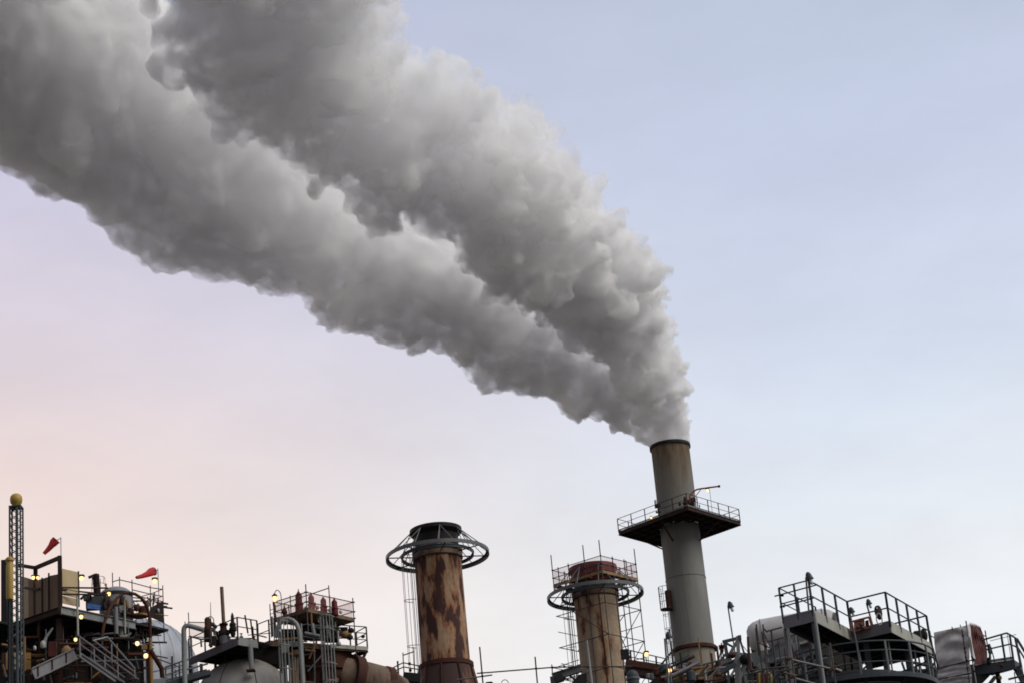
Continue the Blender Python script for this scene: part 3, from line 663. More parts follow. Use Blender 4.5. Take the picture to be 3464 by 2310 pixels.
for k in range(52):                                       # valves, pumps and boxes that fill the storeys
    x = rr_.uniform(40, 1190); y = rr_.uniform(1230, 1560) if x < 600 else rr_.uniform(1190, 1300)
    if 270 < x < 620 and y > 1330 + (600 - x) * 0.5 - 60: continue
    p = L3(*z1(x, y), rr_.uniform(0.4, 1.5)); s_ = rr_.uniform(0.08, 0.2); mt = rr_.choice(['brown_steel', 'grey_steel', 'lilac_steel', 'rust_pipe', 'dark_steel', 'ochre_paint', 'maroon_vessel'])
    mb = MB(); t = k % 4
    if t == 0: mb.lathe(p, [(s_ * 0.6, -s_), (s_, -s_ * 0.8), (s_, -s_ * 0.2), (s_ * 0.5, 0), (s_ * 0.5, s_), (s_ * 0.8, s_), (s_ * 0.8, s_ * 1.3)], 12); mb.build('valve', mt, st, True)
    elif t == 1: mb.sweep([p, p + UPZ * s_ * 3, p + UPZ * s_ * 4 + Vector((s_, 0, 0)), p + UPZ * s_ * 4 + Vector((s_ * 5, 0, 0))], s_ * 0.35, 8); mb.build('pipe', mt, st, True)
    elif t == 2: mb.box(p, s_ * 2, s_, s_ * 1.6, 0.3); mb.box(p + UPZ * s_, s_ * 1.2, s_ * 0.8, s_ * 0.6, 0.3); mb.build('control_box', mt, st)
    else: mb.tube(p, p + Vector((s_ * 6, 0, -s_ * 0.6)), s_ * 0.3, 8); mb.build('pipe', mt, st, True)
for x, y, s_, mt in ((345, 1255, 0.2, 'cream_steel'), (280, 1283, 0.12, 'white_wrap'), (72, 1320, 0.13, 'white_wrap'), (168, 1322, 0.13, 'white_wrap'), (172, 1255, 0.12, 'cream_steel'), (535, 1328, 0.4, 'plank_wood')):
    MB().lathe(L3(*z1(x, y), -0.3), [(s_ * 0.4, -s_), (s_ * 0.7, -s_ * 0.5), (s_ * 0.7, s_ * 0.5), (s_ * 0.3, s_)], 12).build('fitting', mt, st, True)
MB().sweep([L3(*z1(x, y), -0.2) for x, y in ((352, 1280), (355, 1235), (375, 1190), (425, 1122))], 0.13, 8, 0.05).build('chute', 'pale_steel', st, True)
MB().box(L3(*z1(425, 1295), 0.3), 0.4, 0.3, 0.8).build('pump_housing', 'red_sheet', st)
for x, w, mt in ((85, 0.8, 'ochre_paint'), (150, 0.7, 'cream_steel'), (220, 0.6, 'ochre_paint'), (40, 0.5, 'brown_steel')):
    MB().box(L3(*z1(x, 1395), 0.5), w * 0.6, 0.4, 0.9, 0.2).build('cabinet', mt, st)
for k in range(110):                                      # dim brown pipework between the storeys
    rk_ = random.Random(700 + k); x = rk_.uniform(10, 1180); lo_ = 1020 if x > 300 else 900
    y = rk_.uniform(max(1180, lo_), 1568); d = rk_.uniform(-0.3, 1.6)
    if 300 < x < 640 and y > 1345 + (600 - x) * 0.45: d = rk_.uniform(1.0, 1.9)
    p = L3(*z1(x, y), d); q = p + rk_.choice([Vector((0, 0, 1.4)), Vector((1.0, 1.3, 0)), Vector((1.3, 0.4, 0)), Vector((-0.7, 0.5, 0)), Vector((0.2, 0.1, -0.9)), Vector((0.5, 0.3, 0.5))]) * rk_.uniform(0.4, 1.4)
    MB().tube(p, q, rk_.uniform(0.02, 0.075), 7).build('pipe', rk_.choice(['brown_steel', 'brown_steel', 'rust_pipe', 'maroon_vessel', 'dark_steel', 'grey_steel', 'lilac_steel', 'ochre_paint', 'brown_duct']), st, True)
# big dim girder and stair flight
gA, gB = L3(*z1(265, 1492), -2.0), L3(*z1(605, 1330), -1.0)
MB().ibeam(gA, gB, 0.24, 0.62, 0.05).build('girder', 'lilac_steel', st)
for k in range(3):
    p = lerp(gA, gB, (k + 0.4) / 3); MB().beam(p - UPZ * 0.28 - Vector((0, 0.1, 0)), p + UPZ * 0.28 - Vector((0, 0.1, 0)), 0.05, 0.05).build('stiffener', 'rust_pipe', st)
sT = thing('stairs', 'grey steel stair flight slanting down right below the lamps', 'stairs', L3(*z1(760, 1400), -1.5))
def stair(p0, p1, q0, nm='stringer', mt='lilac_steel', w=0.06, h=0.28):
    MB().beam(p0, p1, w, h).build(nm, mt, sT)
a0, a1 = L3(*z1(640, 1338), -1.6), L3(*z1(930, 1540), -1.6)
b0_, b1_ = a0 + Vector((0.25, 1.0, 0)), a1 + Vector((0.25, 1.0, 0))
stair(a0, a1, 0); stair(b0_, b1_, 0)
for k in range(18):
    p = lerp(a0, a1, (k + 0.5) / 18); q = lerp(b0_, b1_, (k + 0.5) / 18); MB().beam(p, q, 0.26, 0.035).build('tread', 'grey_steel', sT)
for (x0, y0), (x1_, y1_), r in (((622, 1180), (1110, 1535), 0.045), ((745, 1218), (1085, 1480), 0.045), ((860, 1196), (1082, 1450), 0.06), ((640, 1250), (1000, 1520), 0.035)):
    MB().tube(L3(*z1(x0, y0), -1.6), L3(*z1(x1_, y1_), -1.6), r, 8).build('handrail', 'lilac_steel', sT, True)
MB().tube(L3(*z1(745, 1225), -1.6), L3(*z1(860, 1196), -1.6), 0.045, 8).build('handrail', 'galvanised', sT, True)
for x, y, h in ((640, 1205, 130), (755, 1290, 130), (895, 1250, 150), (945, 1420, 110), (840, 1350, 90), (1080, 1440, 90)):
    MB().tube(L3(*z1(x, y), -1.6), L3(*z1(x + 3, y + h), -1.6), 0.045, 6).build('rail_post', 'lilac_steel', sT)
# ---------------- things on and beside the structure
bx = thing('chiller_unit', 'grey box unit with a blue sheet hung on its front', 'unit', L3(*z1(765, 970), 1.0))
MB().box(L3(*z1(762, 925), 1.4), 0.95, 0.6, 0.65, 0.15).build('cabinet', 'slate_paint', bx)
g = [[L3(*z1(700 + 30 * j, y + 4 * j), 0.75) + Vector((0, 0.04 * math.sin(j * 2 + i), 0)) for j in range(5)] for i, y in enumerate((965, 945, 925))]
MB().sheet(g, 0.01).build('sheet', 'blue_sheet', bx)
MB().box(L3(*z1(695, 880), 1.6), 0.3, 0.3, 0.3).build('motor', 'lilac_steel', bx)
MB().sweep([L3(*z1(x, y), 1.2) for x, y in ((650, 890), (680, 860), (720, 850), (735, 890))], 0.07, 7).build('duct', 'dark_steel', bx, True)
vs = thing('vent_stack', 'short dark green vent stack with a side arm', 'vent', L3(*z1(780, 880), 1.5))
MB().tube(L3(*z1(783, 900), 1.5), L3(*z1(769, 692), 1.5), 0.19, 14).build('pipe', 'black_paint', vs, True)
MB().beam(L3(*z1(772, 694), 1.5), L3(*z1(716, 716), 1.5), 0.12, 0.16).build('arm', 'black_paint', vs)
MB().tube(L3(*z1(740, 720), 1.5), L3(*z1(737, 830), 1.5), 0.02, 5).build('chain', 'rust_pipe', vs)
_p = L3(*z1(806, 880), 1.5); ladder_cage(vs, (_p.x - 0.12, _p.y), L3(*z1(806, 860), 1.5).z, L3(*z1(806, 722), 1.5).z, (0.6, -0.8), 0.3, 0.42, 0.5, 'rust_pipe', 0.016, 4)
dm = thing('domed_tank', 'small purple grey tank with a shallow domed top behind the scaffold rails', 'tank', L3(*z1(925, 900), 3.4))
dc = L3(*z1(930, 868), 1.8); dR = 0.9
MB().lathe((dc.x, dc.y, 0), [(dR, ZL + 0.05), (dR, dc.z)] + [(dR * math.cos(t * PI / 20), dc.z + 0.5 * math.sin(t * PI / 20)) for t in range(1, 10)] + [(0.02, dc.z + 0.5)], 40).build('shell', 'grey_sheet', dm, True)
MB().band((dc.x, dc.y, dc.z), dR, dR + 0.04, -0.1, 0.06, 40).build('seam', 'dark_steel', dm)
ap = thing('arched_pipe', 'rusty brown pipe arching over the deck, ochre at its foot', 'pipe', L3(*z1(1210, 1568), -0.6))
arc = [(818, 1195), (832, 1110), (850, 1040), (872, 985), (905, 925), (945, 878), (990, 845), (1035, 838), (1085, 850), (1130, 878), (1160, 915), (1185, 965), (1198, 1020), (1204, 1100), (1208, 1210)]
MB().sweep([L3(*z1(x, y), -0.6) for x, y in arc], 0.085, 10).build('pipe', 'rust_pipe', ap, True)
MB().tube(L3(*z1(1208, 1205), -0.6), L3(*z1(1218, 1600), -0.6), 0.1, 10).build('lower_pipe', 'ochre_paint', ap, True)
for x, y in ((990, 843), (1160, 913), (850, 1042)): MB().ball(L3(*z1(x, y), -0.6), 0.115, 0.115, 0.115, 10, 7).build('flange', 'rust_pipe', ap)
MB().sweep([L3(*z1(x, y), -0.75) for x, y in ((1208, 1300), (1235, 1345), (1270, 1400), (1298, 1450), (1305, 1520))], 0.13, 10).build('branch_pipe', 'maroon_vessel', ap, True)
# silver tank
tk = PD(479, 2285, 138)
tank = thing('silver_tank', 'big silver clad round topped tank with vertical seams', 'tank', (tk.x, tk.y, 0))
tR = 187 * 138 / F_PX
MB().lathe((tk.x, tk.y, 0), [(tR, 0), (tR, tk.z)] + [(tR * math.cos(t * PI / 32), tk.z + tR * math.sin(t * PI / 32)) for t in range(1, 16)] + [(0.02, tk.z + tR)], 72).build('shell', 'silver_cladding', tank, True)
for k in range(24):
    a = 2 * PI * k / 24; e = Vector((math.cos(a), math.sin(a), 0)); o = Vector((tk.x, tk.y, 0))
    MB().sweep([o + e * (tR + 0.005) + UPZ * (tk.z - 8)] + [o + e * (tR + 0.005) * math.cos(t * PI / 20) + UPZ * (tk.z + (tR + 0.005) * math.sin(t * PI / 20)) for t in range(0, 9)], 0.022, 4).build('seam', 'galvanised', tank)
# lattice mast with ochre ball
mT = PD(*z1(130, 160), 118); mast = thing('lattice_mast', 'slim lattice mast with a mustard ball on top at far left', 'mast', (mT.x, mT.y, 0))
hw = 0.27
legs = [Vector((mT.x + sx * hw, mT.y + sy * hw, 0)) for sx, sy in ((-1, -1), (1, -1), (1, 1), (-1, 1))]
for p in legs: MB().tube(p, p + UPZ * mT.z, 0.045, 6).build('leg', 'slate_paint', mast)
MB().tube((mT.x + 0.12, mT.y - hw - 0.12, 0), (mT.x + 0.12, mT.y - hw - 0.12, mT.z - 0.1), 0.075, 8).build('riser_pipe', 'slate_paint', mast)
zt = mT.z; stp = 0.36
for i in range(4):
    a, b = legs[i], legs[(i + 1) % 4]
    for k in range(34):
        z0 = zt - stp * (k + 1); z1_ = zt - stp * k
        if i in (0, 2) or k < 24:
            MB().beam(a + UPZ * z0, b + UPZ * z1_, 0.03, 0.03).build('lattice_bar', 'slate_paint', mast)
            if i == 0: MB().beam(b + UPZ * z0, a + UPZ * z1_, 0.03, 0.03).build('lattice_bar', 'slate_paint', mast)
MB().box((mT.x, mT.y, zt + 0.03), hw * 2.3, hw * 2.3, 0.07).build('top_plate', 'slate_paint', mast)
MB().lathe((mT.x, mT.y, zt + 0.06), [(0.2, 0), (0.18, 0.05), (0.21, 0.12), (0.29, 0.22), (0.31, 0.38), (0.29, 0.54), (0.21, 0.64), (0.1, 0.69), (0.03, 0.7)], 20).build('ball', 'yellow_paint', mast, True)
yc0, yc1 = PD(*z1(78, 893), 116), PD(*z1(74, 520), 116)
yl = thing('yellow_cylinder', 'upright mustard yellow cylinder with a capped top beside the lattice mast', 'cylinder', (yc0.x, yc0.y, yc0.z))
h_ = yc1.z - yc0.z
MB().lathe((yc0.x, yc0.y, yc0.z), [(0.15, 0), (0.175, 0.08), (0.175, h_ * 0.80), (0.15, h_ * 0.84), (0.15, h_ * 0.88), (0.21, h_ * 0.91), (0.21, h_ * 0.96), (0.12, h_)], 24).build('body', 'yellow_paint', yl, True)
MB().beam((yc0.x - 0.1, yc0.y + 0.4, 0), (yc0.x - 0.1, yc0.y + 0.4, yc0.z + h_ * 0.7), 0.16, 0.16).build('support', 'dark_steel', yl)
# windsocks
def windsock(label, wide, tip, poletop, polebot, d):
    w, t, a, b = [L3(*z1(*p), d) for p in (wide, tip, poletop, polebot)]
    o = thing('windsock', label, 'windsock', b, 'red windsocks')
    MB().tube(b, a, 0.022, 6).build('pole', 'grey_steel', o)
    mid = lerp(w, t, 0.45) - UPZ * 0.03; pts = [w, lerp(w, t, 0.2), mid, lerp(w, t, 0.7) - UPZ * 0.03, t]
    rad = [0.225, 0.22, 0.145, 0.115, 0.085]; mb = MB(); n = 24; vs = []; fs = []
    d_ = (t - w).normalized(); u = d_.cross(UPZ).normalized(); v = u.cross(d_)
    for p, r in zip(pts, rad): vs += [p + (u * math.cos(2 * PI * k / n) + v * math.sin(2 * PI * k / n)) * r * (1 + 0.13 * math.sin(3 * k * 2 * PI / n + 9 * r) + 0.07 * math.sin(5 * k * 2 * PI / n + 30 * r)) for k in range(n)]
    for i in range(4): fs += [(i * n + k, i * n + (k + 1) % n, (i + 1) * n + (k + 1) % n, (i + 1) * n + k) for k in range(n)]
    mb.add(vs, fs).build('sock', 'windsock_cloth', o, True)
    hoop = MB(); hoop.sweep([w + (u * math.cos(2 * PI * k / 14) + v * math.sin(2 * PI * k / 14)) * 0.23 for k in range(14)], 0.02, 5, None, True); hoop.build('hoop', 'red_paint', o)
    MB().tube(w, lerp(a, b, 0.05), 0.02, 5).build('swivel', 'grey_steel', o)
windsock('red windsock drooping steeply above the brown beam frame', (452, 418), (352, 527), (489, 394), (490, 560), 0.2)
windsock('red windsock blowing almost level above the scaffold rails', (1235, 668), (1096, 717), (1268, 645), (1276, 860), 2.2)
# walkway in front of the silver tank
wk = thing('walkway', 'thin grey walkway and railing in front of the silver tank', 'walkway', L3(*z1(1400, 1500), 4.0))
for (x0, y0), (x1_, y1_), r, mt in (((1310, 1445), (1475, 1385), 0.05, 'grey_steel'), ((1205, 1480), (1475, 1420), 0.04, 'grey_steel'), ((1310, 1520), (1475, 1470), 0.05, 'galvanised'), ((1120, 1560), (1475, 1520), 0.09, 'grey_steel'), ((1240, 1360), (1450, 1440), 0.035, 'dark_steel')):
    MB().tube(L3(*z1(x0, y0), 4.0), L3(*z1(x1_, y1_), 4.0), r, 6).build('rail', mt, wk)
for x, y in ((1385, 1350), (1330, 1440), (1440, 1400), (1412, 1460), (1468, 1420)): MB().tube(L3(*z1(x, y), 4.0), L3(*z1(x + 4, 1560), 4.0), 0.04, 6).build('post', 'dark_steel', wk)
MB().beam(L3(*z1(1100, 1590), 4.0), L3(*z1(1475, 1545), 4.0), 0.8, 0.2).build('deck', 'grey_steel', wk)
# ------------------------------------------------------------------ middle left: domed vessel, its platforms and piping
z2, z8 = Z(560, 1940, 2.8), Z(880, 2080, 5.88)
DM = 125.0
def M3(x, y, d=0.0): return PY(x, y, 119.3 + d)
vc = PD(828, 2403, 127.5); vR = 2.83
vz = vc.z
dv = thing('domed_vessel', 'big grey and brown domed vessel under the pale platform', 'vessel', (vc.x, vc.y, 0))
MB().lathe((vc.x, vc.y, 0), [(vR, 0), (vR, vz)] + [(vR * math.cos(t * PI / 36), vz + vR * math.sin(t * PI / 36)) for t in range(1, 18)] + [(0.02, vz + vR)], 72).build('shell', 'grey_vessel', dv, True)
for az in (4.35, 5.1, 3.6):
    e = Vector((math.cos(az), math.sin(az), 0)); o = Vector((vc.x, vc.y, 0))
    MB().sweep([o + e * (vR + 0.005) * math.cos(t * PI / 36) + UPZ * (vz + (vR + 0.005) * math.sin(t * PI / 36)) for t in range(0, 17)], 0.022, 5).build('weld_seam', 'rust_pipe', dv)
# platform 1 (pale, near) and platform 2 (behind, to the right)
Z1 = PD(*z2(685, 602), DM).z
n1, l1, r1_ = PZ(*z2(685, 602), Z1), PZ(*z2(222, 800), Z1), PZ(*z2(872, 632), Z1)
pf = thing('steel_platform', 'pale grey steel platform over the domed vessel, bare vent pipe standing on it', 'platform', (n1.x, n1.y, 0))
iv = ((l1 - n1).normalized() + (r1_ - n1).normalized()).normalized()
far1, far2 = l1 + (r1_ - n1) * 1.6, r1_ + (l1 - n1) * 0.3 + (r1_ - n1) * 0.8
MB().prism([p[:2] for p in (l1, n1, r1_, r1_ + (r1_ - n1) * 0.7, far1)], Z1 - 0.1, Z1 - 0.02).build('deck', 'dark_steel', pf)
MB().beam(n1 - UPZ * 0.2, l1 - UPZ * 0.2, 0.05, 0.42).build('fascia', 'lilac_steel', pf); MB().beam(n1 - UPZ * 0.2, r1_ - UPZ * 0.2, 0.05, 0.42).build('fascia', 'pale_steel', pf)
for k in range(1, 6): MB().ibeam(lerp(n1, l1, k / 6) - UPZ * 0.24, lerp(n1, l1, k / 6) + (r1_ - n1) * 1.6 - UPZ * 0.24, 0.1, 0.25).build('joist', 'dark_steel', pf)
MB().tube(M3(*z2(800, 672), 0.6), M3(*z2(818, 905), 0.6), 0.14, 12).build('support_leg', 'pale_steel', pf, True)
MB().box(M3(*z2(808, 915), 0.6), 0.45, 0.45, 0.08).build('foot_plate', 'maroon_vessel', pf)
for q in (l1 + iv * 0.5, far1): MB().ibeam(Vector((q.x, q.y, 0)), q - UPZ * 0.3, 0.2, 0.2).build('leg', 'dark_steel', pf)
for k in range(6):
    a = 2 * PI * k / 6; e = Vector((math.cos(a), math.sin(a), 0)) * 1.5; b = Vector((vc.x, vc.y, 0)) + e
    MB().beam(b + UPZ * (vz + math.sqrt(vR * vR - 2.25) - 0.1), b + UPZ * (Z1 - 0.1), 0.14, 0.14).build('leg', 'dark_steel', pf)
railing(pf, [l1 + (r1_ - n1) * 0.02, n1, r1_], 1.12, 0.033, 1.7, 'brown_steel', (0.55,), False, None, [3, 1])
Z2_ = PD(*z2(985, 628), 127.5).z
n2, l2, r2_ = PZ(*z2(985, 628), Z2_), PZ(*z2(880, 668), Z2_), PZ(*z2(1912, 690), Z2_)
ex = PZ(*z2(1650, 640), Z2_)
pg = thing('brown_platform', 'brown steel platform beside the caged ladders, carrying the scaffold with red valves', 'platform', (n2.x, n2.y, 0))
bk_ = PZ(*z2(1700, 800), Z2_ - 0.35)
MB().prism([p[:2] for p in (l2, n2, n2 + (r2_ - n2) * 0.45, r2_, bk_, bk_ + Vector((-4.5, 1.5, 0)), l2 + Vector((0.3, 3.0, 0)))], Z2_ - 0.14, Z2_).build('deck', 'maroon_vessel', pg)
MB().beam(l2 - UPZ * 0.16, n2 - UPZ * 0.16, 0.05, 0.3).build('fascia', 'brown_duct', pg); MB().beam(n2 - UPZ * 0.16, r2_ - UPZ * 0.16, 0.05, 0.3).build('fascia', 'brown_duct', pg)
MB().beam(lerp(n2, r2_, 0.62) - UPZ * 0.10 - Vector((0, 0.08, 0)), r2_ - UPZ * 0.12 - Vector((0, 0.08, 0)), 0.06, 0.22).build('fascia', 'cream_steel', pg)
MB().beam(r2_ - UPZ * 0.2, bk_ - UPZ * 0.1, 0.08, 0.24).build('fascia', 'dark_steel', pg)
MB().tube(PY(*z2(1905, 728), r2_.y), PY(*z2(1838, 862), r2_.y), 0.085, 8).build('brace', 'brown_steel', pg, True)
railing(pg, [l2, n2], 1.15, 0.032, 2, 'brown_steel', (0.5,), False, None, [1])
railing(pg, [lerp(n2, r2_, 0.3), r2_, lerp(r2_, bk_, 0.45)], 1.15, 0.032, 1.2, 'scaffold_tube', (0.35, 0.68), False, None, [4, 1])
for q in (n2 + Vector((0.5, 1, 0)), lerp(n2, bk_, 0.8), bk_ + Vector((-0.5, 0.3, 0))): MB().ibeam(Vector((q.x, q.y, 0)), Vector((q.x, q.y, Z2_ - 0.15)), 0.24, 0.24).build('leg', 'brown_steel', pg)
for x, y, s_, mt in ((1690, 530, 0.17, 'dark_steel'), (1755, 535, 0.16, 'black_paint'), (1700, 575, 0.22, 'ochre_paint'), (1640, 560, 0.22, 'dark_steel'), (1870, 592, 0.1, 'dark_steel'), (1745, 600, 0.16, 'dark_steel')):
    MB().ball(M3(*z2(x, y), 3.6), s_ * 1.2, s_, s_, 9, 6).build('valve', mt, pg, True)
MB().tube(M3(*z2(1600, 570), 3.6), M3(*z2(1760, 578), 3.6), 0.14, 8).build('pipe', 'ochre_paint', pg, True)
MB().tube(M3(*z2(1632, 540), 3.0), M3(*z2(1638, 640), 3.0), 0.06, 8).build('nozzle', 'cream_steel', pg, True); MB().lathe(M3(*z2(1638, 655), 3.0), [(0.14, -0.12), (0.14, 0.02), (0.07, 0.05)], 12).build('nozzle_flange', 'galvanised', pg, True)
# scaffold with red netting and four red valves
Z3 = PD(*z2(1340, 348), 127).z
n3, l3, r3 = PZ(*z2(1340, 348), Z3), PZ(*z2(1040, 440), Z3), PZ(*z2(1785, 440), Z3)
f3 = l3 + r3 - n3
sf = thing('valve_scaffold', 'small tube scaffold with red netting around four red relief valves', 'scaffold', (n3.x, n3.y, Z2_))
s3 = [l3, n3, r3, f3]
for i in range(4):
    a, b = s3[i], s3[(i + 1) % 4]; d = (b - a).normalized(); inn = ((l3 + r3) / 2 - (a + b) / 2).normalized()
    for h in (0.12, 0.5, 1.05): MB().tube(a + UPZ * h - d * 0.12, b + UPZ * h + d * 0.12, 0.03, 6).build('guard_rail', 'scaffold_tube', sf)
    top_ = (1.25, 2.6, 1.3, 2.2)[i]
    MB().tube((a.x, a.y, Z2_ - (6 if i == 2 else 0)), a + UPZ * (1.3 if i != 1 else 1.5), 0.035, 6).build('standard', 'scaffold_tube', sf)
    m_ = lerp(a, b, 0.5); MB().tube(m_ - UPZ * 0.3, m_ + UPZ * 1.15, 0.03, 6).build('standard', 'scaffold_tube', sf)
    g = [[lerp(a, b, 0.03 + 0.94 * k / 8) + UPZ * (h + 0.015 * math.sin(k * 2)) for k in range(9)] for h in (0.14, 0.6, 1.03)]
    MB().sheet(g, 0.004).build('debris_net', 'pink_net', sf)
    MB().beam(a + UPZ * 0.03 - inn * 0.04, b + UPZ * 0.03 - inn * 0.04, 0.03, 0.2).build('toe_board', 'brown_duct', sf)
n_pl = 10
for k in range(n_pl):
    a, b = lerp(n3, l3, (k + 0.5) / n_pl), lerp(r3, f3, (k + 0.5) / n_pl); MB().beam(a - UPZ * 0.04, b - UPZ * (0.04 + 0.008 * (k % 2)), (l3 - n3).length / n_pl * 0.94, 0.05).build('plank', 'dark_plywood', sf)
tall = M3(*z2(1545, 108), n3.y - 119.3 + 0.8); MB().tube((tall.x, tall.y, Z3 - 0.4), tall, 0.032, 6).build('standard', 'scaffold_tube', sf)
MB().tube(tall - UPZ * 0.15, PY(*z2(1325, 208), n3.y + 0.3), 0.03, 6).build('brace', 'scaffold_tube', sf); MB().tube(PY(*z2(1330, 180), n3.y), n3 - UPZ * 0.3, 0.032, 6).build('standard', 'scaffold_tube', sf)
MB().tube(PY(*z2(1325, 208), n3.y + 0.3), PY(*z2(1030, 312), l3.y), 0.028, 6).build('brace', 'scaffold_tube', sf)
for x0, y0, x1__, y1__ in ((988, 285, 1003, 600), (1022, 300, 1040, 600), (1038, 290, 1044, 350)): MB().tube(M3(*z2(x0, y0), 1.6), M3(*z2(x1__, y1__), 1.6), 0.03, 6).build('standard', 'scaffold_tube', sf)
for y in (335, 375, 425, 470): MB().tube(M3(*z2(985, y + 8), 1.6), M3(*z2(1045, y - 8), 1.6), 0.02, 5).build('ledger', 'scaffold_tube', sf)
DVAL = 1.9
words = ['tallest red relief valve at the left end of the row of four', 'second red relief valve in the row, just right of the tallest one', 'third red relief valve in the row, just left of the smallest', 'smallest red relief valve at the right end of the row']
for (x, yt, yb, hwid), lab in zip(((1268, 142, 362, 34), (1385, 172, 348, 30), (1500, 202, 372, 29), (1605, 218, 388, 29)), words):
    d = n3.y - 119.3 + DVAL * (0.35 + 0.4 * (x - 1268) / 340)
    b = M3(*z2(x, yb), d); t = M3(*z2(x - 3, yt), d); H = t.z - b.z; r = hwid / 2.8 / (F_PX / 127.0)
    v = thing('relief_valve', lab, 'valve', (b.x, b.y, Z3), 'red relief valves in a row')
    MB().lathe((b.x, b.y, b.z), [(r * 1.12, Z3 - b.z), (r * 1.12, H * 0.3), (r * 0.95, H * 0.36), (r * 0.95, H * 0.7), (r * 0.85, H * 0.76), (r * 0.4, H * 0.84)], 18).build('body', 'red_paint', v, True)
    MB().lathe((b.x, b.y, b.z), [(r * 0.4, H * 0.835), (r * 0.34, H * 0.88), (r * 0.14, H * 0.9), (r * 0.12, H)], 12).build('spindle', 'red_paint', v, True)
    MB().band((b.x, b.y, b.z + H * 0.33), r * 0.9, r * 1.25, -0.03, 0.03, 18).build('flange', 'red_paint', v, True)
    MB().ball((b.x + r * 1.9, b.y, b.z + H * 0.14), r * 0.55, r * 0.6, r * 0.7, 10, 7).build('outlet', 'white_wrap', v, True)
# vent pipe, valves and wheel on platform 1
vp = thing('vent_pipe', 'bare brown vent pipe rising from the pale platform, valve at its foot', 'pipe', M3(*z2(553, 540), 1.2))
MB().tube(M3(*z2(555, 545), 1.2), M3(*z2(531, 124), 1.2), 0.1, 14).build('pipe', 'brown_duct', vp, True)
MB().lathe(M3(*z2(552, 560), 1.2), [(0.12, -0.5), (0.2, -0.45), (0.2, -0.2), (0.3, -0.12), (0.3, 0.12), (0.17, 0.2), (0.17, 0.42), (0.24, 0.44), (0.24, 0.52), (0.1, 0.56)], 16).build('valve', 'brown_steel', vp, True)
MB().lathe(M3(*z2(560, 600), 1.2), [(0.3, -0.4), (0.32, 0.0), (0.2, 0.1)], 16).build('valve_base', 'lilac_steel', vp, True)
cv = thing('control_valve', 'dark control valve with a narrow neck on the pale platform, right of the vent pipe', 'valve', M3(*z2(640, 590), 0.9))
MB().lathe(M3(*z2(640, 590), 0.9), [(0.1, 0), (0.14, 0.1), (0.14, 0.25), (0.2, 0.3), (0.2, 0.45), (0.15, 0.5), (0.19, 0.62), (0.17, 0.72), (0.1, 0.78), (0.085, 1.15), (0.06, 1.2), (0.04, 1.3)], 16).build('body', 'black_paint', cv, True)
MB().tube(M3(*z2(560, 570), 1.1), M3(*z2(650, 540), 0.9), 0.08, 8).build('pipe', 'dark_steel', cv, True)
dk_ = thing('pump_skid', 'dark red brown pump block at the left end of the pale platform', 'pump', M3(*z2(415, 640), 1.4))
MB().lathe(M3(*z2(405, 640), 1.4), [(0.17, 0), (0.2, 0.1), (0.2, 0.55), (0.24, 0.6), (0.24, 0.75), (0.17, 0.85), (0.17, 1.25), (0.1, 1.35)], 16).build('casing', 'maroon_vessel', dk_, True); MB().box(M3(*z2(475, 630), 1.4), 0.7, 0.4, 0.45).build('motor', 'brown_steel', dk_)
for x, y in ((450, 480), (470, 500), (455, 530), (480, 560)): MB().ball(M3(*z2(x, y), 1.4), 0.12, 0.1, 0.13, 8, 6).build('gauge', 'slate_paint', dk_, True)
MB().sweep([M3(*z2(425 + 32 * math.cos(2 * PI * k / 16), 445 + 42 * math.sin(2 * PI * k / 16)), 1.4) for k in range(16)], 0.03, 6, None, True).build('hand_wheel', 'galvanised', dk_)
an = thing('whip_aerial', 'thin upright aerial behind the hand wheel, left of the vent pipe', 'aerial', M3(*z2(428, 480), 1.8))
MB().tube(M3(*z2(430, 500), 1.8), M3(*z2(426, 268), 1.8), 0.03, 6, 0.014).build('rod', 'rust_pipe', an); MB().lathe(M3(*z2(429, 470), 1.8), [(0.07, -0.1), (0.07, 0.1)], 8).build('base', 'red_paint', an)
np_ = thing('net_screen', 'pink net screen on thin scaffold poles left of the hand wheel', 'screen', M3(*z2(230, 600), 2.2))
for x0, y0, x1__, y1__ in ((216, 365, 228, 600), (184, 450, 190, 600), (398, 455, 405, 600)): MB().tube(M3(*z2(x0, y0), 2.2), M3(*z2(x1__, y1__), 2.2), 0.028, 6).build('pole', 'scaffold_tube', np_)
for y in (456, 596): MB().tube(M3(*z2(212, y), 2.2), M3(*z2(402, y + 4), 2.2), 0.026, 6).build('rail', 'scaffold_tube', np_)
MB().sheet([[M3(*z2(x, y), 2.2) for x in (220, 280, 340, 400)] for y in (596, 525, 458)], 0.004).build('net', 'pink_net', np_)
gp = thing('gooseneck_pipe', 'thick pale grey pipe rising and bending right beside the pale platform', 'pipe', M3(*z2(182, 1036), -0.6))
MB().sweep([M3(*z2(x, y), -0.6) for x, y in ((190, 1180), (184, 1036), (178, 850), (174, 600), (172, 540), (176, 512), (188, 494), (210, 488), (260, 500), (360, 530))], 0.135, 12).build('pipe', 'pale_steel', gp, True)
for x0, y0, x1__, y1__, r in ((240, 600, 248, 780, 0.06), (335, 615, 340, 690, 0.05), (430, 520, 436, 690, 0.06), (320, 620, 420, 610, 0.05), (230, 590, 340, 620, 0.05)): MB().tube(M3(*z2(x0, y0), 1.0), M3(*z2(x1__, y1__), 1.0), r, 8).build('branch_pipe', 'grey_steel', gp, True)
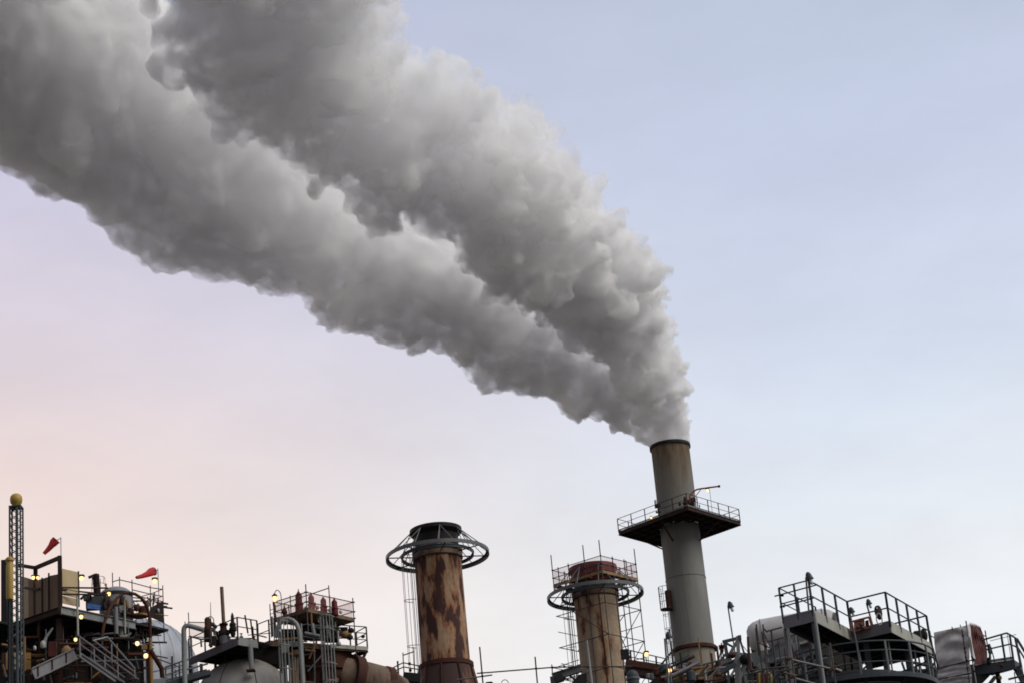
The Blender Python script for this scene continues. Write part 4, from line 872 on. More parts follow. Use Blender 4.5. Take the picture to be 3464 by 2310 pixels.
# lower catwalk left of the dome
lw = thing('catwalk', 'grey catwalk with rails running up to the left flank of the domed vessel', 'walkway', M3(*z2(250, 1000), -0.3))
for (x0, y0), (x1__, y1__), w, h, mt in (((0, 1062), (420, 940), 0.7, 0.25, 'slate_paint'),): MB().beam(M3(*z2(x0, y0), -0.3), M3(*z2(x1__, y1__), 0.3), w, h).build('deck', mt, lw)
for (x0, y0), (x1__, y1__), r in (((0, 880), (240, 800), 0.04), ((0, 960), (160, 900), 0.04), ((200, 905), (400, 850), 0.05), ((0, 1010), (390, 905), 0.04)): MB().tube(M3(*z2(x0, y0), -0.3), M3(*z2(x1__, y1__), 0.2), r, 6).build('rail', 'grey_steel', lw)
for x, y0, y1__ in ((330, 850, 990), (245, 880, 1000), (60, 780, 1030), (130, 880, 1020), (345, 850, 1000)): MB().tube(M3(*z2(x, y0), 0), M3(*z2(x + 6, y1__), 0), 0.05, 6).build('post', 'slate_paint', lw)
# caged ladders
def cage_at(label, cx, ytop, ybot, d, w, dep, mt, hp):
    t = M3(*z2(cx, ytop), d); b = M3(*z2(cx, ytop), d)
    o = thing('caged_ladder', label, 'ladder', (t.x, t.y, 0), 'caged ladders by the brown platform')
    ladder_cage(o, (t.x, t.y), 20, t.z, (-0.25, -1), w, dep, hp, mt, 0.04, 7)
    return o
cg = cage_at('wide caged ladder with an arched hoop top, next to the thick bent pipe', 1150, 455, 1036, 0.7, 0.7, 1.0, 'pale_steel', 1.3)
cage_at('narrow caged ladder further right, hooped top under the red valves', 1535, 415, 1036, 1.2, 0.5, 0.7, 'pale_steel', 0.95)
bp_ = thing('bent_pipe', 'thick grey pipe arching over beside the wide caged ladder', 'pipe', M3(*z2(1290, 1036), 0.2))
MB().sweep([M3(*z2(x, y), 0.2) for x, y in ((1312, 1180), (1300, 1036), (1282, 760), (1272, 600), (1262, 530), (1240, 475), (1205, 440), (1160, 425), (1115, 438), (1080, 475), (1055, 530), (1045, 600))], 0.125, 12).build('pipe', 'pale_steel', bp_, True)
for x0, x1__, r, mt in ((1125, 1150, 0.1, 'galvanised'), (1175, 1190, 0.11, 'pale_steel'), (1210, 1225, 0.13, 'ochre_paint'), (1240, 1252, 0.09, 'brown_duct')):
    MB().tube(M3(*z2(x0, 640), 0.9), M3(*z2(x1__, 1180), 0.9), r, 8).build('riser', mt, bp_, True)
for x, y, mt in ((1160, 715, 'cream_steel'), (1215, 735, 'ochre_paint'), (1235, 690, 'pale_steel')): MB().box(M3(*z2(x, y), 0.7), 0.6, 0.4, 0.42).build('bracket', mt, bp_)
# maroon vessel with duct behind the ladders
mv0 = PD(*z2(1475, 640), 131)
mv = thing('maroon_tower', 'broad rust maroon vessel behind the caged ladders', 'vessel', (mv0.x, mv0.y, 0))
MB().lathe((mv0.x, mv0.y, 0), [(1.75, 0), (1.75, Z2_ - 2.6), (1.7, Z2_ - 2.4), (1.7, Z2_ - 0.2)], 48).build('shell', 'maroon_vessel', mv, True)
for z in (1.2, 2.8, 4.6): MB().band((mv0.x, mv0.y, Z2_ - z), 1.7, 1.83, -0.06, 0.06, 48).build('stiffener_ring', 'rust_pipe', mv, True)
for az in (4.0, 4.4, 4.8, 5.2): MB().beam((mv0.x + 1.78 * math.cos(az), mv0.y + 1.78 * math.sin(az), 10), (mv0.x + 1.78 * math.cos(az), mv0.y + 1.78 * math.sin(az), Z2_ - 0.3), 0.07, 0.1).build('stiffener', 'brown_steel', mv)
fs_ = thing('ladder_frame', 'light tube frame with diagonal braces between the two caged ladders', 'frame', M3(*z2(1400, 1036), 1.6))
for x0, y0, x1__, y1__, r, mt in ((1285, 470, 1320, 1036, 0.045, 'pale_steel'), (1400, 480, 1415, 1036, 0.04, 'grey_steel'), (1390, 470, 1410, 590, 0.09, 'pale_steel'), (1300, 590, 1480, 620, 0.04, 'grey_steel'), (1310, 770, 1420, 745, 0.03, 'grey_steel'), (1350, 920, 1480, 770, 0.04, 'pale_steel'), (1360, 800, 1430, 640, 0.05, 'ochre_paint'), (1320, 720, 1420, 735, 0.06, 'ochre_paint'), (1270, 490, 1340, 475, 0.03, 'grey_steel'), (1340, 475, 1470, 520, 0.03, 'grey_steel'), (1320, 560, 1460, 590, 0.1, 'galvanised'), (1250, 1025, 1420, 1036, 0.1, 'brown_duct'), (1330, 870, 1400, 880, 0.03, 'grey_steel'), (1510, 1030, 1640, 1000, 0.08, 'ochre_paint'), (1600, 980, 1625, 1005, 0.06, 'ochre_paint')):
    MB().tube(M3(*z2(x0, y0), 1.6), M3(*z2(x1__, y1__), 1.6), r, 8).build('tube', mt, fs_, True)
du = thing('brown_duct', 'mottled brown round duct with a dark flange running right from the maroon vessel', 'duct', M3(*z2(1800, 1036), 4.0))
dA, dB_, dC_ = M3(*z2(1690, 985), 4.2), M3(*z2(1830, 1010), 4.2), M3(*z2(2030, 1060), 4.8)
MB().sweep([dA, dB_, lerp(dB_, dC_, 0.5), dC_, M3(*z2(2150, 1130), 5.0), M3(*z2(2210, 1260), 5.2)], 1.12, 32).build('duct', 'brown_duct', du, True)
dd = (dC_ - dB_).normalized()
MB().sweep([dB_ - dd * 0.55, dB_ - dd * 0.05], 1.32, 32).build('flange', 'maroon_vessel', du, True)
MB().sweep([dC_ + dd * 0.15, dC_ + dd * 0.55], 1.16, 32).build('joint_band', 'rust_pipe', du, True)
rm = thing('red_pipe_end', 'small dark red capped pipe beside the arch of the wide caged ladder', 'pipe', M3(*z2(1130, 400), 1.0))
MB().lathe(M3(*z2(1130, 420), 1.0), [(0.1, -0.3), (0.1, 0.25), (0.16, 0.3), (0.16, 0.4), (0.05, 0.6), (0.03, 0.75)], 12).build('body', 'maroon_vessel', rm, True)
# far railing between the duct and the first chimney
fr_ = thing('roof_railing', 'thin tube railing between the brown duct and the peeling rusty chimney', 'railing', M3(*z2(2300, 1000), 10))
for pts in (((2080, 925), (2250, 840), (2400, 870)), ((2080, 960), (2255, 880), (2400, 905)), ((2250, 770), (2352, 735))):
    q = [M3(*z2(*p), 10) for p in pts]
    for a, b in zip(q, q[1:]): MB().tube(a, b, 0.035, 6).build('rail', 'scaffold_tube', fr_)
for x0, y0, x1__, y1__, r in ((2198, 825, 2212, 1036, 0.06), (2248, 745, 2262, 1000, 0.035), (2352, 690, 2362, 960, 0.03), (2140, 890, 2146, 1000, 0.03)): MB().tube(M3(*z2(x0, y0), 10), M3(*z2(x1__, y1__), 10), r, 6).build('post', 'scaffold_tube', fr_)
MB().beam(M3(*z2(2255, 985), 10), M3(*z2(2420, 1000), 10), 0.9, 0.5).build('deck', 'dark_steel', fr_)
for x, y in ((2310, 850), (2318, 912)): MB().ball(M3(*z2(x, y), 10), 0.1, 0.1, 0.1, 7, 5).build('coupler', 'dark_steel', fr_)

# dark equipment, pipework and one block of under-deck shade between the platforms
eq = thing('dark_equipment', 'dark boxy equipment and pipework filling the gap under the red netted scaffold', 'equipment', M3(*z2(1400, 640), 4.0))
for x0, y0, x1__, y1__, d, mt in ((1285, 580, 1480, 440, 4.2, 'black_paint'), (1485, 600, 1620, 470, 4.6, 'dark_steel'), (1090, 600, 1280, 520, 4.4, 'brown_steel'), (700, 850, 1085, 690, 3.0, 'black_paint')):  # last, widest black box is added as the shade under the pale deck
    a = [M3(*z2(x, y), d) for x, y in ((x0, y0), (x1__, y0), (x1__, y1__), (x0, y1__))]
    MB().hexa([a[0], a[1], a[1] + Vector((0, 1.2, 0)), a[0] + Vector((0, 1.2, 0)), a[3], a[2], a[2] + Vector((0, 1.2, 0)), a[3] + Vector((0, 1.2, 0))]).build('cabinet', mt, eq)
for k in range(60):
    r_ = random.Random(300 + k)
    if k < 40: x, y, d = r_.uniform(1010, 1640), r_.uniform(450, 640), r_.uniform(2.2, 4.0)
    else: x, y, d = r_.uniform(380, 900), r_.uniform(560, 640) + abs(x - 690) * 0.0, r_.uniform(0.8, 2.0); y += max(0, (690 - x)) * 0.28
    p = M3(*z2(x, y), d); t = k % 3; mt = r_.choice(['brown_steel', 'dark_steel', 'grey_steel', 'rust_pipe', 'slate_paint', 'ochre_paint', 'pale_steel', 'maroon_vessel', 'scaffold_tube'])
    if t == 0: MB().tube(p, p + Vector((r_.uniform(-0.2, 0.2), 0, r_.uniform(0.4, 1.3))), r_.uniform(0.025, 0.06), 7).build('pipe', mt, eq, True)
    elif t == 1: MB().tube(p, p + Vector((r_.uniform(0.4, 1.4), r_.uniform(0, 0.8), 0)), r_.uniform(0.02, 0.06), 7).build('pipe', mt, eq, True)
    else:
        s_ = r_.uniform(0.06, 0.14); MB().lathe(p, [(s_ * 0.6, -s_), (s_ * 0.6, -s_ * 0.4), (s_, -s_ * 0.3), (s_, s_ * 0.3), (s_ * 0.4, s_ * 0.5), (s_ * 0.3, s_ * 1.6), (s_ * 0.8, s_ * 1.65), (s_ * 0.8, s_ * 1.85)], 10).build('valve', mt, eq, True)
# ------------------------------------------------------------------ right: stepped steel platform
z7, zE = Z(2560, 1900, 3.79), Z(3040, 2060, 5.547)
_n = PD(*z7(720, 645), 78); ZR = _n.z
q = lambda x, y: PZ(*z7(x, y), ZR)
A0, A1, A2, A3, A4 = q(338, 742), q(722, 645), q(1215, 905), q(1708, 788), q(2235, 1075)
ax, ay = (A1 - A0).normalized(), (A4 - A3).normalized()
A5 = A4 - ax * 2.6; A6 = A0 + ay * 3.2
sp = thing('stepped_platform', 'grey steel platform with a stepped outline and railings, red generator standing on it', 'platform', (A1.x, A1.y, 0))
def slab(mb, pts, z0, z1): return mb.prism([p[:2] for p in pts], z0, z1)
slab(MB(), [A0, A1, A2, A2 + ay * 0.9 - ax * 1.2, A6 + ay * 0.4], ZR - 0.1, ZR - 0.02).build('deck', 'dark_steel', sp)
slab(MB(), [A2 + ax * 0.01, A3, A4, A5, A2 + ay * 0.95 - ax * 1.2], ZR - 0.105, ZR - 0.025).build('deck', 'dark_steel', sp)
def fascia(a, b, mat, h=0.3):
    MB().beam(a - UPZ * 0.16, b - UPZ * 0.16, 0.04, h).build('fascia', mat, sp); MB().beam(a + UPZ * 0.05, b + UPZ * 0.05, 0.015, 0.12).build('toe_board', mat, sp)
for a, b, mt in ((A0, A1, 'lilac_steel'), (A1, A2, 'cream_steel'), (A2, A3, 'lilac_steel'), (A3, A4, 'cream_steel')): fascia(a, b, mt)
fascia(A6, A0, 'grey_steel'); fascia(A4, A5, 'dark_steel')
for a, b in ((A1, A2), (A3, A4)):
    for k in range(1, 6):
        p = lerp(a, b, k / 6); MB().beam(p - UPZ * 0.2, p - ax * (1.0 if a is A1 else 2.4) - UPZ * 0.2, 0.07, 0.16).build('joist', 'dark_steel', sp)
MB().beam(lerp(A1, A2, 0.02) - ax * 0.5 - UPZ * 0.22, A2 - ax * 0.5 - UPZ * 0.22, 0.08, 0.18).build('joist', 'dark_steel', sp)
railing(sp, [A6, A0], 1.12, 0.024, 1.5, 'slate_paint', (0.55,)); railing(sp, [A0, A1], 1.12, 0.026, 9, 'slate_paint', (0.5,), False, None, [2])
railing(sp, [A1, A2], 1.12, 0.03, 9, 'slate_paint', (0.52,), False, None, [3]); railing(sp, [A2, A3], 1.12, 0.03, 9, 'slate_paint', (0.5,), False, None, [1])
railing(sp, [A3, A4], 1.12, 0.03, 9, 'slate_paint', (0.5,), False, None, [4]); railing(sp, [A4, A5], 1.12, 0.03, 9, 'slate_paint', (0.55,), False, None, [2])
for (x0, y0), (x1__, y1__) in (((228, 437), (778, 288)), ((298, 578), (730, 458))):
    MB().tube(PY(*z7(x0, y0), A0.y - 0.06), PY(*z7(x1__, y1__), A1.y - 0.06), 0.025, 6).build('scaffold_rail', 'scaffold_tube', sp)
for x, y in ((310, 425), (330, 425), (310, 572), (345, 565), (640, 328), (655, 475), (690, 468)): MB().ball(PY(*z7(x, y), A0.y - 0.1), 0.05, 0.05, 0.05, 7, 5).build('coupler', 'dark_steel', sp)
# legs and standing poles
def leg(x, y, Y, w, mt, nm='leg', top=None):
    p = PY(*z7(x, y), Y); MB().ibeam(Vector((p.x, p.y, 0)), p, w, w, 0.02).build(nm, mt, sp)
leg(375, 850, A0.y + 0.15, 0.17, 'pale_steel'); leg(716, 700, A1.y + 0.12, 0.15, 'slate_paint'); leg(1385, 960, A2.y + 0.3, 0.2, 'slate_paint'); leg(1625, 1120, A3.y + 1.8, 0.16, 'slate_paint'); leg(1920, 1120, A4.y - 0.9, 0.18, 'slate_paint'); leg(2195, 1110, A4.y, 0.12, 'slate_paint')
def pole(x0, y0, x1__, y1__, Y, r, mt, nm='pole', par=None):
    MB().tube(PY(*z7(x0, y0), Y), PY(*z7(x1__, y1__), Y), r, 8).build(nm, mt, par or sp, True)
pole(742, 660, 878, 1640, A1.y - 0.12, 0.05, 'galvanised'); pole(1680, 985, 1740, 1400, A3.y + 0.8, 0.03, 'pale_steel'); pole(2015, 1090, 2060, 1460, A4.y - 1.2, 0.04, 'slate_paint'); pole(400, 850, 490, 1600, A0.y - 0.1, 0.05, 'galvanised')
# round railed walkway under the platform, about a dark vessel
rc = PD(*z7(1390, 1850), 80.0); Zw = PD(*z7(1400, 1432), 78.6).z
rw = thing('round_walkway', 'dark round vessel ringed by a railed walkway under the stepped platform', 'vessel', (rc.x, rc.y, 0))
wR = 2.75
wc = Vector((rc.x, 81.0 - 0.0, 0)); 
_f = PD(*z7(1400, 1432), 78.0); wc = Vector((_f.x, _f.y + wR, 0)); Zw = _f.z
MB().band((wc.x, wc.y, Zw), 1.9, wR, -0.06, 0.0, 72).build('deck', 'dark_steel', rw); MB().band((wc.x, wc.y, Zw), wR, wR + 0.03, -0.12, 0.05, 72).build('kick_band', 'slate_paint', rw)
for h, r in ((1.1, 0.03), (0.78, 0.026), (0.4, 0.026)): MB().sweep([wc + Vector((math.cos(2 * PI * k / 60) * wR, math.sin(2 * PI * k / 60) * wR, Zw + h)) for k in range(60)], r, 7, None, True).build('rail', 'slate_paint', rw, True)
for k in range(18):
    a = 2 * PI * k / 18 + 0.12; p = wc + Vector((math.cos(a) * wR, math.sin(a) * wR, Zw)); MB().beam(p, p + UPZ * 1.1, 0.06, 0.06, (math.cos(a), math.sin(a), 0)).build('post', 'grey_steel', rw)
MB().lathe(wc, [(1.85, 0), (1.85, Zw + 0.1), (1.7, Zw + 0.4), (0.9, Zw + 0.62), (0.1, Zw + 0.66)], 56).build('shell', 'dark_steel', rw, True)
for k in range(12):
    a = 2 * PI * k / 12; e = Vector((math.cos(a), math.sin(a), 0)); MB().beam(wc + e * 1.86 + UPZ * (Zw - 1.1), wc + e * (wR - 0.1) + UPZ * (Zw - 0.1), 0.08, 0.1).build('bracket', 'dark_steel', rw)
# things on the stepped platform
gn = thing('generator', 'red framed generator set on the stepped platform', 'generator', PY(*z7(1340, 880), A2.y + 0.5))
G = lambda x, y, d=0.0: PY(*z7(x, y), A2.y - 0.4 + d)
for x0, y0, x1__, y1__ in ((1208, 765, 1220, 890), (1208, 765, 1440, 705), (1440, 705, 1470, 815), (1440, 850, 1470, 815), (1222, 890, 1462, 835), (1330, 725, 1340, 760)): MB().beam(G(x0, y0), G(x1__, y1__), 0.06, 0.06).build('frame_bar', 'red_boom', gn)
MB().hexa([G(x, y, d) for x, y, d in ((1250, 880, 0), (1390, 845, 0), (1390, 845, .4), (1250, 880, .4), (1242, 765, 0), (1380, 728, 0), (1380, 728, .4), (1242, 765, .4))]).build('engine_block', 'red_boom', gn)
MB().hexa([G(x, y, d) for x, y, d in ((1392, 840, 0.05), (1445, 825, 0.05), (1445, 825, .4), (1392, 840, .4), (1388, 752, 0.05), (1432, 738, 0.05), (1432, 738, .4), (1388, 752, .4))]).build('fuel_tank', 'red_sheet', gn)
for x, y, s_ in ((1340, 800, 0.09), (1300, 830, 0.06), (1360, 840, 0.07)): MB().ball(G(x, y, -0.04), s_, 0.05, s_, 10, 7).build('pulley', 'brown_duct', gn, True)
hr = thing('hose_coil', 'coil of black and white hose hung on the railing right of the red generator', 'hose', PY(*z7(1555, 800), A3.y + 0.3))
H = lambda x, y, d=0.0: PY(*z7(x, y), A3.y - 0.25 + d)
for k in range(5): MB().sweep([H(1545 + 5 * k + (30 + 2 * k) * math.cos(2 * PI * t / 14) + 12 * math.sin(2 * PI * t / 14), 635 + 3 * k + (68 + 5 * k) * math.sin(2 * PI * t / 14), 0.03 * k) for t in range(14)], 0.022, 6, None, True).build('hose_loop', 'black_paint' if k % 2 == 0 else 'brown_steel', hr)
for k in range(2): MB().sweep([H(1570 + (34 + 6 * k) * math.cos(2 * PI * t / 14) + 8 * math.sin(2 * PI * t / 14), 730 + (70 + 6 * k) * math.sin(2 * PI * t / 14), -0.04) for t in range(14)], 0.014, 6, None, True).build('white_loop', 'white_wrap', hr)
MB().ball(H(1560, 660), 0.11, 0.05, 0.2, 9, 7).build('bundle', 'brown_steel', hr, True)
bg_ = thing('black_bag', 'black bag slung over the railing at the right corner of the stepped platform', 'bag', PY(*z7(2150, 990), A4.y - 0.3))
MB().ball(PY(*z7(2145, 935), A4.y - 0.35), 0.13, 0.1, 0.24, 12, 9).build('bag', 'black_paint', bg_, True); MB().box(PY(*z7(2070, 925), A4.y - 0.5), 0.3, 0.2, 0.22).build('pouch', 'brown_steel', bg_); MB().sweep([PY(*z7(x, y), A4.y - 0.42) for x, y in ((2120, 850), (2105, 900), (2110, 950), (2125, 990))], 0.016, 5).build('strap', 'pale_steel', bg_)
# white wrapped drum behind
D0, D1 = PD(2580, 2150, 86), PD(2800, 2112, 86); rD = 56 * 86 / F_PX
dr = thing('white_drum', 'long drum wrapped in pale sheeting lying behind the stepped platform', 'drum', (D0.x, D0.y, D0.z - rD))
dv_ = (D1 - D0); pts, rads = [], []
for t, f in ((-0.235, 0.05), (-0.23, 0.45), (-0.19, 0.72), (-0.12, 0.9), (0, 1.0), (0.25, 1.03), (0.5, 1.0), (0.75, 1.04), (0.95, 1.0), (1.06, 0.88), (1.13, 0.68), (1.17, 0.4), (1.175, 0.05)): pts.append(D0 + dv_ * t); rads.append(rD * f)
mb = MB(); n = 36; d_ = dv_.normalized(); u = d_.cross(UPZ).normalized(); v = u.cross(d_); vs = []; fs = []
for i, (p, r) in enumerate(zip(pts, rads)): vs += [p + (u * math.cos(2 * PI * k / n) + v * math.sin(2 * PI * k / n)) * r * (1 + 0.012 * math.sin(k * 5 + i * 3)) for k in range(n)]
for i in range(len(pts) - 1): fs += [(i * n + k, i * n + (k + 1) % n, (i + 1) * n + (k + 1) % n, (i + 1) * n + k) for k in range(n)]
fs += [tuple(range(n - 1, -1, -1)), tuple((len(pts) - 1) * n + k for k in range(n))]
mb.add(vs, fs).build('drum', 'white_wrap', dr, True)
for t in (0.0, 0.95): MB().sweep([D0 + dv_ * t + (u * math.cos(2 * PI * k / 40) + v * math.sin(2 * PI * k / 40)) * rD * 1.03 for k in range(40)], 0.014, 5, None, True).build('band', 'galvanised', dr)
MB().lathe(PD(2585, 2195, 85.4), [(0.22, -1.2), (0.24, 0.0), (0.16, 0.2)], 14).build('neck', 'white_wrap', dr, True)
MB().sheet([[PD(2805 + 6 * j + 3 * i, 2150 - 20 * i, 84.8 - 0.06 * j * (j - 2)) for j in range(4)] for i in range(5)], 0.01).build('loose_wrap', 'white_wrap', dr)
# pipe rack below and around the drum
rk = thing('pipe_rack', 'purplish grey steel rack of beams and rails crammed under the pale drum', 'rack', PY(*z7(400, 1400), 80))
zF = Z(2520, 2120, 6.19)
def K(x, y, Y=80.0): return PY(*zF(x, y), Y)
for x0, y0, x1__, y1__, w, h, mt, Y in ((150, 700, 1010, 520, 0.3, 0.5, 'grey_steel', 80.4), (1020, 525, 1480, 430, 0.25, 0.62, 'lilac_steel', 80.2), (1140, 372, 1450, 290, 0.35, 0.05, 'cream_steel', 80.0), (100, 830, 880, 690, 0.3, 0.3, 'dark_steel', 80.6), (1000, 640, 1500, 530, 0.15, 0.14, 'grey_steel', 80.0), (700, 860, 1520, 690, 0.1, 0.1, 'pale_steel', 79.8), (300, 980, 1560, 720, 0.1, 0.1, 'grey_steel', 79.8), (1180, 960, 1560, 880, 0.3, 0.3, 'lilac_steel', 80.2), (1180, 1110, 1700, 990, 0.3, 0.3, 'slate_paint', 80.2)):
    MB().beam(K(x0, y0, Y), K(x1__, y1__, Y), w, h).build('beam', mt, rk)
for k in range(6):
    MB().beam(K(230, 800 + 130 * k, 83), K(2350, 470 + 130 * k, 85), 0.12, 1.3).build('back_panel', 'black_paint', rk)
for x0, y0, x1__, y1__, r, mt, Y in ((380, 10, 470, 110, 0.03, 'slate_paint', 79), (460, 85, 780, 0, 0.03, 'slate_paint', 79), (480, 300, 810, 215, 0.03, 'slate_paint', 79), (400, 120, 480, 300, 0.03, 'slate_paint', 79), (930, 190, 1090, 145, 0.025, 'slate_paint', 79), (550, 80, 700, 1176, 0.04, 'slate_paint', 79), (690, 270, 780, 900, 0.028, 'slate_paint', 79.2), (560, 300, 620, 600, 0.03, 'slate_paint', 79.2), (1110, 150, 1150, 600, 0.03, 'slate_paint', 79.2), (1090, 660, 1150, 1010, 0.035, 'pale_steel', 79.2), (1160, 860, 1200, 1000, 0.035, 'pale_steel', 79.2), (1730, 540, 1790, 860, 0.045, 'pale_steel', 78.6)):
    MB().tube(K(x0, y0, Y), K(x1__, y1__, Y), r, 6).build('rail', mt, rk)
r5 = random.Random(5)
for k in range(40):
    x = r5.uniform(60, 1500); y = r5.uniform(620, 1180) + (1500 - x) * 0.03; s_ = r5.uniform(0.05, 0.16); p = K(x, y, r5.uniform(79.4, 81.4)); mt = r5.choice(['grey_steel', 'lilac_steel', 'brown_steel', 'slate_paint', 'pale_steel', 'rust_pipe'])
    m = MB(); t = k % 4
    if t == 0: m.lathe(p, [(s_ * 0.5, -s_), (s_, -s_ * 0.7), (s_, 0), (s_ * 0.5, s_ * 0.3), (s_ * 0.4, s_), (s_ * 0.8, s_ * 1.1), (s_ * 0.8, s_ * 1.3)], 10); m.build('valve', mt, rk, True)
    elif t == 1: m.tube(p, p + Vector((0.1, 0, 1.2)), s_ * 0.3, 7); m.build('pipe', mt, rk, True)
    elif t == 2: m.tube(p, p + Vector((s_ * 9, 0.1, s_ * 1.2)), s_ * 0.3, 7); m.build('pipe', mt, rk, True)
    else: m.box(p, s_ * 2, s_, s_ * 1.7, 0.2); m.box(p + UPZ * s_, s_ * 1.4, s_ * 0.7, s_ * 0.8, 0.2); m.build('junction_box', mt, rk)
for k in range(70):
    r_ = random.Random(900 + k); x = r_.uniform(40, 2300); y = r_.uniform(560, 1180) if x < 1500 else r_.uniform(900, 1180); p = K(x, y, r_.uniform(78.4, 80.4)); mt = r_.choice(['grey_steel', 'slate_paint', 'brown_steel', 'lilac_steel', 'rust_pipe', 'scaffold_tube', 'dark_steel', 'pale_steel'])
    MB().tube(p, p + r_.choice([Vector((0, 0, 1.0)), Vector((0, 0, -0.8)), Vector((0.9, 0.5, 0.05)), Vector((0.8, -0.2, 0.1)), Vector((0.5, 0.1, 0.4))]) * r_.uniform(0.4, 1.2), r_.uniform(0.015, 0.045), 6).build('pipe', mt, rk)
yf = thing('yellow_barrier', 'small yellow tube frame low in front of the pipe rack', 'frame', K(400, 1176, 78))
MB().sweep([K(x, y, 78) for x, y in ((310, 1250), (300, 960), (330, 905), (380, 910), (520, 965), (545, 1050), (570, 1250))], 0.03, 7).build('tube', 'yellow_paint', yf, True); MB().beam(K(560, 1040, 78.1), K(585, 1250, 78.1), 0.08, 0.08).build('bar', 'yellow_paint', yf); MB().box(K(380, 1150, 78.3), 0.4, 0.2, 0.5).build('panel', 'red_sheet', yf)
# foreground scaffold poles
def fs_pole(par, x0, y0, x1__, y1__, Y, r, mt='scaffold_tube', nm='standard'): MB().tube(PY(*x0y(x0, y0), Y), PY(*x0y(x1__, y1__), Y), r, 8).build(nm, mt, par, True)
fgs = thing('foreground_scaffold', 'rusty scaffold poles and couplers crossing in front of the pipe rack', 'scaffold', K(400, 1176, 72))
for x0, y0, x1__, y1__, r in ((235, 0, 420, 1300, 0.028), (80, 400, 190, 1300, 0.028), (375, 0, 500, 1300, 0.028), (350, 90, 400, 400, 0.022), (1775, 330, 1920, 1300, 0.034), (980, 640, 1060, 1300, 0.03)):
    MB().tube(K(x0, y0 - 60 if y0 == 0 else y0, 72), K(x1__, y1__, 72), r, 8).build('standard', 'scaffold_tube', fgs, True)
for x0, y0, x1__, y1__, r, mt in ((1000, 685, 1780, 865, 0.034, 'pale_steel'), (1900, 870, 2030, 920, 0.034, 'cream_steel'), (800, 950, 1080, 1020, 0.034, 'brown_duct'), (1070, 1075, 1480, 1190, 0.034, 'pale_steel'), (260, 310, 560, 450, 0.022, 'scaffold_tube'), (100, 900, 900, 820, 0.024, 'scaffold_tube'), (1780, 860, 2060, 780, 0.03, 'scaffold_tube'), (640, 930, 1000, 870, 0.026, 'scaffold_tube'), (0, 1000, 420, 900, 0.03, 'slate_paint')):
    MB().tube(K(x0, y0, 71.9), K(x1__, y1__, 71.9), r, 8).build('ledger', mt, fgs, True)
for x, y in ((895, 670), (930, 665), (1800, 905), (1830, 880), (960, 1045), (1010, 1040), (420, 380), (140, 900), (440, 400)): MB().ball(K(x, y, 71.85), 0.055, 0.05, 0.055, 8, 6).build('coupler', 'rust_pipe', fgs)

# ------------------------------------------------------------------ sheeted scaffold at the right
E3 = lambda x, y, d=0.0: PY(*zE(x, y), 83.0 + d)
ts = thing('sheeted_scaffold', 'tall scaffold wrapped in sagging off white sheeting, dark red tarpaulin on its right side', 'scaffold', E3(1050, 1387))
def cloth_grid(cols, rows, fn): return [[fn(j / (cols - 1), i / (rows - 1)) for j in range(cols)] for i in range(rows)]
def bil(c, u, v):   # c: lower-left, lower-right, upper-right, upper-left in picture coordinates
    x = (c[0][0] * (1 - u) + c[1][0] * u) * (1 - v) + (c[3][0] * (1 - u) + c[2][0] * u) * v; y = (c[0][1] * (1 - u) + c[1][1] * u) * (1 - v) + (c[3][1] * (1 - u) + c[2][1] * u) * v
    return x, y
def sheet_panel(c, d0, d1, sag, seed, mat, nm='sheet', cols=18, rows=16, bulge=0.0, folds=0.1):
    rs = random.Random(seed); ph = [rs.uniform(0, 6) for _ in range(6)]
    def fn(u, v):
        x, y = bil(c, u, v); x -= bulge * math.sin(PI * v) * (1 if u < 0.5 else -1) * abs(1 - 2 * u)
        w = math.sin(PI * u); dd = sag * (folds * abs(math.sin(22 * u + 3 * v + ph[3])) * (0.4 + 0.6 * v) + 0.4 * abs(math.sin(3.1 * v * PI - 2.2 * w + ph[4])) + 0.5 * math.sin(5.2 * v * PI - 3.0 * w + ph[0]) * w + 0.32 * math.sin(9 * v + 4 * u + ph[1]) + 0.25 * math.sin(14 * u - 6 * v + ph[2]) * (0.3 + v))
        return E3(x, y, d0 + (d1 - d0) * u - dd)
    return MB().sheet(cloth_grid(cols, rows, fn), 0.008).build(nm, mat, ts, True)
sheet_panel(((752, 1090), (1330, 955), (1270, 300), (662, 432)), 0.5, 0.0, 0.09, 1, 'white_sheet', 'sheet', 28, 30, 22, 0.1)
sheet_panel(((728, 1300), (1362, 1190), (1332, 968), (742, 1108)), 0.5, 0.0, 0.05, 2, 'white_sheet')
sheet_panel(((740, 1560), (1380, 1440), (1364, 1200), (730, 1320)), 0.5, 0.0, 0.08, 3, 'white_sheet')
sheet_panel(((1392, 905), (1440, 930), (1350, 262), (1275, 300)), 0.02, 0.5, 0.05, 4, 'white_sheet', 'side_sheet', 8, 14, -25)
sheet_panel(((1440, 1040), (1662, 1010), (1535, 345), (1335, 285)), 0.45, 1.6, 0.14, 5, 'red_sheet', 'red_tarpaulin', 30, 22, 42, 0.7)
MB().sheet([[E3(x, y, d) for x, y, d in ((1335, 275, 0.4), (1430, 300, 0.9), (1530, 345, 1.6))], [E3(x, y, d) for x, y, d in ((1335, 248, 0.5), (1440, 280, 1.0), (1532, 325, 1.7))]], 0.02).build('top_fold', 'white_sheet', ts)
